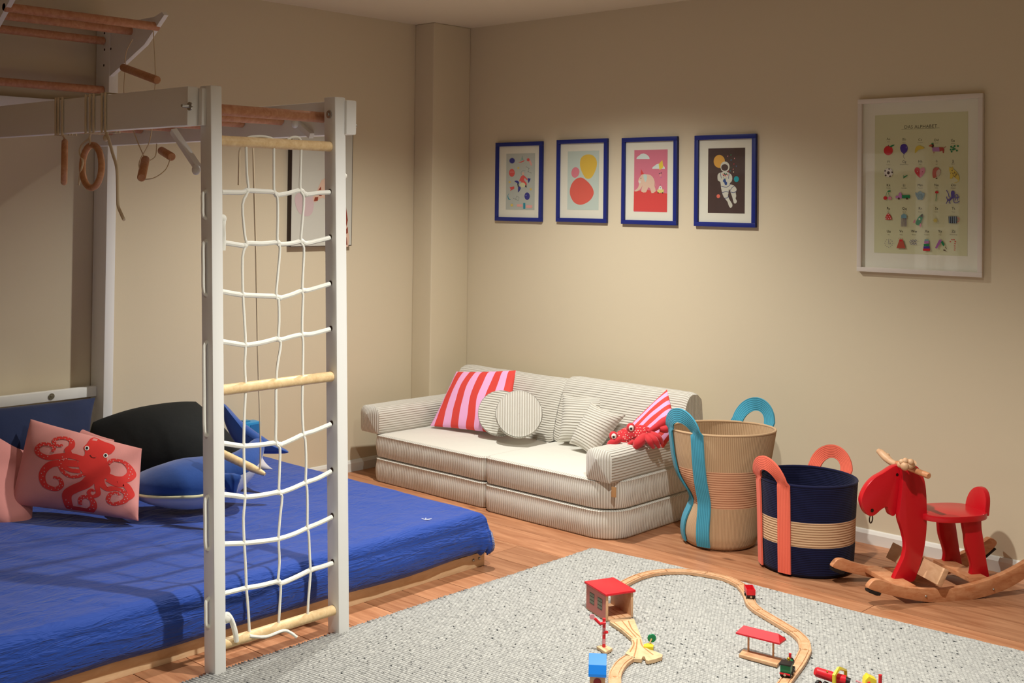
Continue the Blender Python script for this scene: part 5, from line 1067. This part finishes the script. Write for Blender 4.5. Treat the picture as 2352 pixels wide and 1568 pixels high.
    a.p([(640, Y(262)), (680, Y(258)), (690, Y(215)), (720, Y(205)), (732, Y(235)), (735, Y(296)), (640, Y(296))], 'b478b0'); a.p([(735, Y(248)), (855, Y(246)), (855, Y(295)), (735, Y(296))], g); a.c(688, Y(300), 14, 17, bw, 12); a.c(810, Y(300), 14, 17, bw, 12)
    a.p([(975, Y(318)), (940, Y(250)), (935, Y(205)), (965, Y(215)), (1005, Y(185)), (1045, Y(212)), (1078, Y(218)), (1070, Y(265)), (1042, Y(318))], '7d9aa0', 1)
    for x0, x1 in ((955, 985), (975, 995), (1005, 1008), (1035, 1020), (1060, 1032)): a.l([(x0, Y(225)), (x1, Y(312))], 5, '4f6f80')
    a.c(1258, Y(205), 26, 20, r, 10); a.l([(1255, Y(222)), (1245, Y(338))], 8, g)
    a.p([(1470, Y(225)), (1478, Y(190)), (1500, Y(180)), (1522, Y(195)), (1525, Y(235)), (1510, Y(280)), (1500, Y(300)), (1480, Y(290))], pu, 3)
    for P in ([(1490, Y(280)), (1445, Y(275)), (1430, Y(220)), (1402, Y(175))], [(1485, Y(290)), (1440, Y(330)), (1420, Y(320)), (1402, Y(270))], [(1490, Y(295)), (1455, Y(330)), (1445, Y(365)), (1468, Y(368))], [(1480, Y(290)), (1430, Y(320)), (1400, Y(378))], [(1505, Y(290)), (1530, Y(260)), (1545, Y(290)), (1530, Y(330))], [(1510, Y(285)), (1550, Y(240)), (1575, Y(260)), (1570, Y(330))], [(1510, Y(295)), (1520, Y(360)), (1565, Y(360)), (1598, Y(335))], [(1512, Y(285)), (1560, Y(290)), (1598, Y(275))]): a.l(P, 11, pu, 4)
    # row 4
    a.p([(485, Y(612)), (488, Y(580)), (512, Y(530)), (530, Y(520)), (552, Y(535)), (578, Y(585)), (582, Y(612)), (532, Y(618))], r, 1)
    for x, q in ((530, 540), (512, 575), (548, 570), (532, 600), (565, 595), (497, 600)): a.c(x, Y(q), 8, 9, 'ddc8b8', 8)
    a.p([(722, Y(595)), (725, Y(550)), (765, Y(525)), (803, Y(545)), (808, Y(595))], '6f98a4', 1)
    for i in range(6): a.l([(728+i*15, Y(595)), (726+i*15, Y(720))], 6, '5d4470')
    a.p([(1048, Y(528)), (1050, Y(580)), (1020, Y(660)), (985, Y(700)), (942, Y(680)), (960, Y(620)), (1000, Y(560))], g, 2); a.p([(1048, Y(528)), (1048, Y(582)), (1005, Y(565))], bw); a.c(1000, Y(608), 14, 14, 'cfd0b8', 14); a.p([(938, Y(615)), (935, Y(660)), (905, Y(668)), (915, Y(630))], pk); a.p([(1012, Y(665)), (1028, Y(690)), (1018, Y(732)), (1000, Y(715))], pk)
    a.star(1238, Y(628), 40, 22, 9, 'c6b862'); a.p([(1435, Y(568)), (1562, Y(566)), (1560, Y(672)), (1440, Y(668))], '26303a')
    for i in range(4): a.p([(1448+i*29, Y(568)), (1460+i*29, Y(568)), (1460+i*29, Y(671)), (1448+i*29, Y(670))], '8296a8')
    a.l([(1563, Y(585)), (1590, Y(600)), (1590, Y(640)), (1562, Y(655))], 9, 'c8524c', 4)
    # row 5
    for i in range(12): t = 2*PI*i/12; a.c(540+58*math.cos(t), Y(970)+60*math.sin(t), 5, 5, '4a3a6a', 6)
    a.l([(538, Y(925)), (540, Y(982)), (572, Y(965))], 6, '4a3a6a'); a.p([(700, Y(912)), (750, Y(912)), (790, Y(1046)), (656, Y(1044))], 'b0503c'); a.p([(700, Y(912)), (750, Y(912)), (742, Y(940)), (705, Y(945))], r)
    for x in (692, 715, 748): a.c(x, Y(895), 6, 5, r, 6)
    for j, q in enumerate((925, 950, 980)): a.l([(862-(12 if j == 1 else 0)+i*20, Y(q)+(6 if i % 2 else -6)) for i in range(6)], 7, '3f3a78', 3)
    for i, (c_, w_, q) in enumerate((('7aa0a4', 30, 912), ('b070a8', 36, 940), (g, 42, 980), (pu, 46, 1016), (r, 52, 1050))): a.p([(1107-w_, Y(q)), (1107+w_, Y(q)), (1107+w_, Y(q+34)), (1107-w_, Y(q+34))], c_)
    a.p([(1235, Y(1040)), (1295, Y(920)), (1330, Y(915)), (1335, Y(940)), (1262, Y(1050))], 'a060a0', 1); a.p([(1320, Y(950)), (1345, Y(935)), (1378, Y(990)), (1358, Y(1015))], g, 1); a.l([(1388, Y(1022)), (1408, Y(1055))], 9, bw); a.p([(1350, Y(1070)), (1375, Y(1062)), (1405, Y(1090)), (1370, Y(1082))], bw)
    for x, q in ((1465, 945), (1490, 915), (1520, 915), (1540, 945), (1535, 975), (1530, 1008), (1532, 1040), (1528, 1070)): a.p([(x-11, Y(q-6)), (x+11, Y(q-2)), (x+11, Y(q+8)), (x-11, Y(q+5))], r)
M_FRW = mat('white_frame', 'd9d0c6', .5)
picture('alphabet_poster', 'white-framed children\'s alphabet poster hung at the right', 2.632, 3.192, 1.208, 1.979, M_FRW, .02, ((1960+325/6.534, 200+425/6.534), (1960+1712/6.534, 410+1165/6.534)), art5, depth=.022, bg='c9c9a2')
# giraffe canvas on the left wall
GP = thing('giraffe_picture', 'giraffe picture blowing pink bubble gum, hung behind the climbing net', 'picture', (0, -.995, 1.25))
MB().box((.001, -1.203, 1.25), (.032, -.787, 1.865), mat('dark_walnut', '33201a', .5), bev=.001).build('frame_box', MATS['dark_walnut'], GP)
gb = MB(); gb.poly([(.0325, -1.199, 1.254), (.0325, -.791, 1.254), (.0325, -.791, 1.861), (.0325, -1.199, 1.861)], mat('canvas_white', 'c9c7bb', .85))
def gp(pts, col, k, sm=0):
    Q = [WL(x, y, .033+.0002*k) for x, y in pts]; Q = smoothpts(Q, sm, True) if sm else Q
    ar = sum(Q[i].y*Q[(i+1) % len(Q)].z-Q[(i+1) % len(Q)].y*Q[i].z for i in range(len(Q))); Q = Q if ar > 0 else list(reversed(Q)); gb.poly(Q, mat('ink_'+col, col, .85))
gp([(677, 455), (690, 440), (715, 445), (721, 470), (715, 492), (700, 496), (684, 484)], 'cdb6b6', 1, 4)
gp([(720, 462), (719, 452), (728, 438), (738, 415), (742, 412), (760, 400), (770, 420), (772, 450), (790, 470), (798, 520), (800, 566), (752, 566), (756, 500), (748, 458), (735, 456), (726, 464)], 'd9b8a2', 2, 2)
for P in ([(721, 462), (723, 453), (731, 452), (730, 461)], [(732, 450), (738, 440), (739, 450)], [(731, 437), (737, 428), (738, 436)], [(786, 447), (794, 467), (790, 470), (785, 460)], [(794, 470), (799, 505), (796, 520), (790, 490)], [(785, 472), (792, 480), (787, 490)], [(786, 495), (795, 520), (794, 525), (786, 522)], [(786, 527), (796, 525), (799, 520), (799, 535), (790, 540)], [(787, 545), (796, 545), (798, 562), (790, 564)], [(757, 510), (775, 520), (770, 540), (756, 535)], [(760, 470), (775, 480), (778, 500), (760, 495)]): gp(P, '8c3b25', 3)
gb.build('print', None, GP, smooth=False)
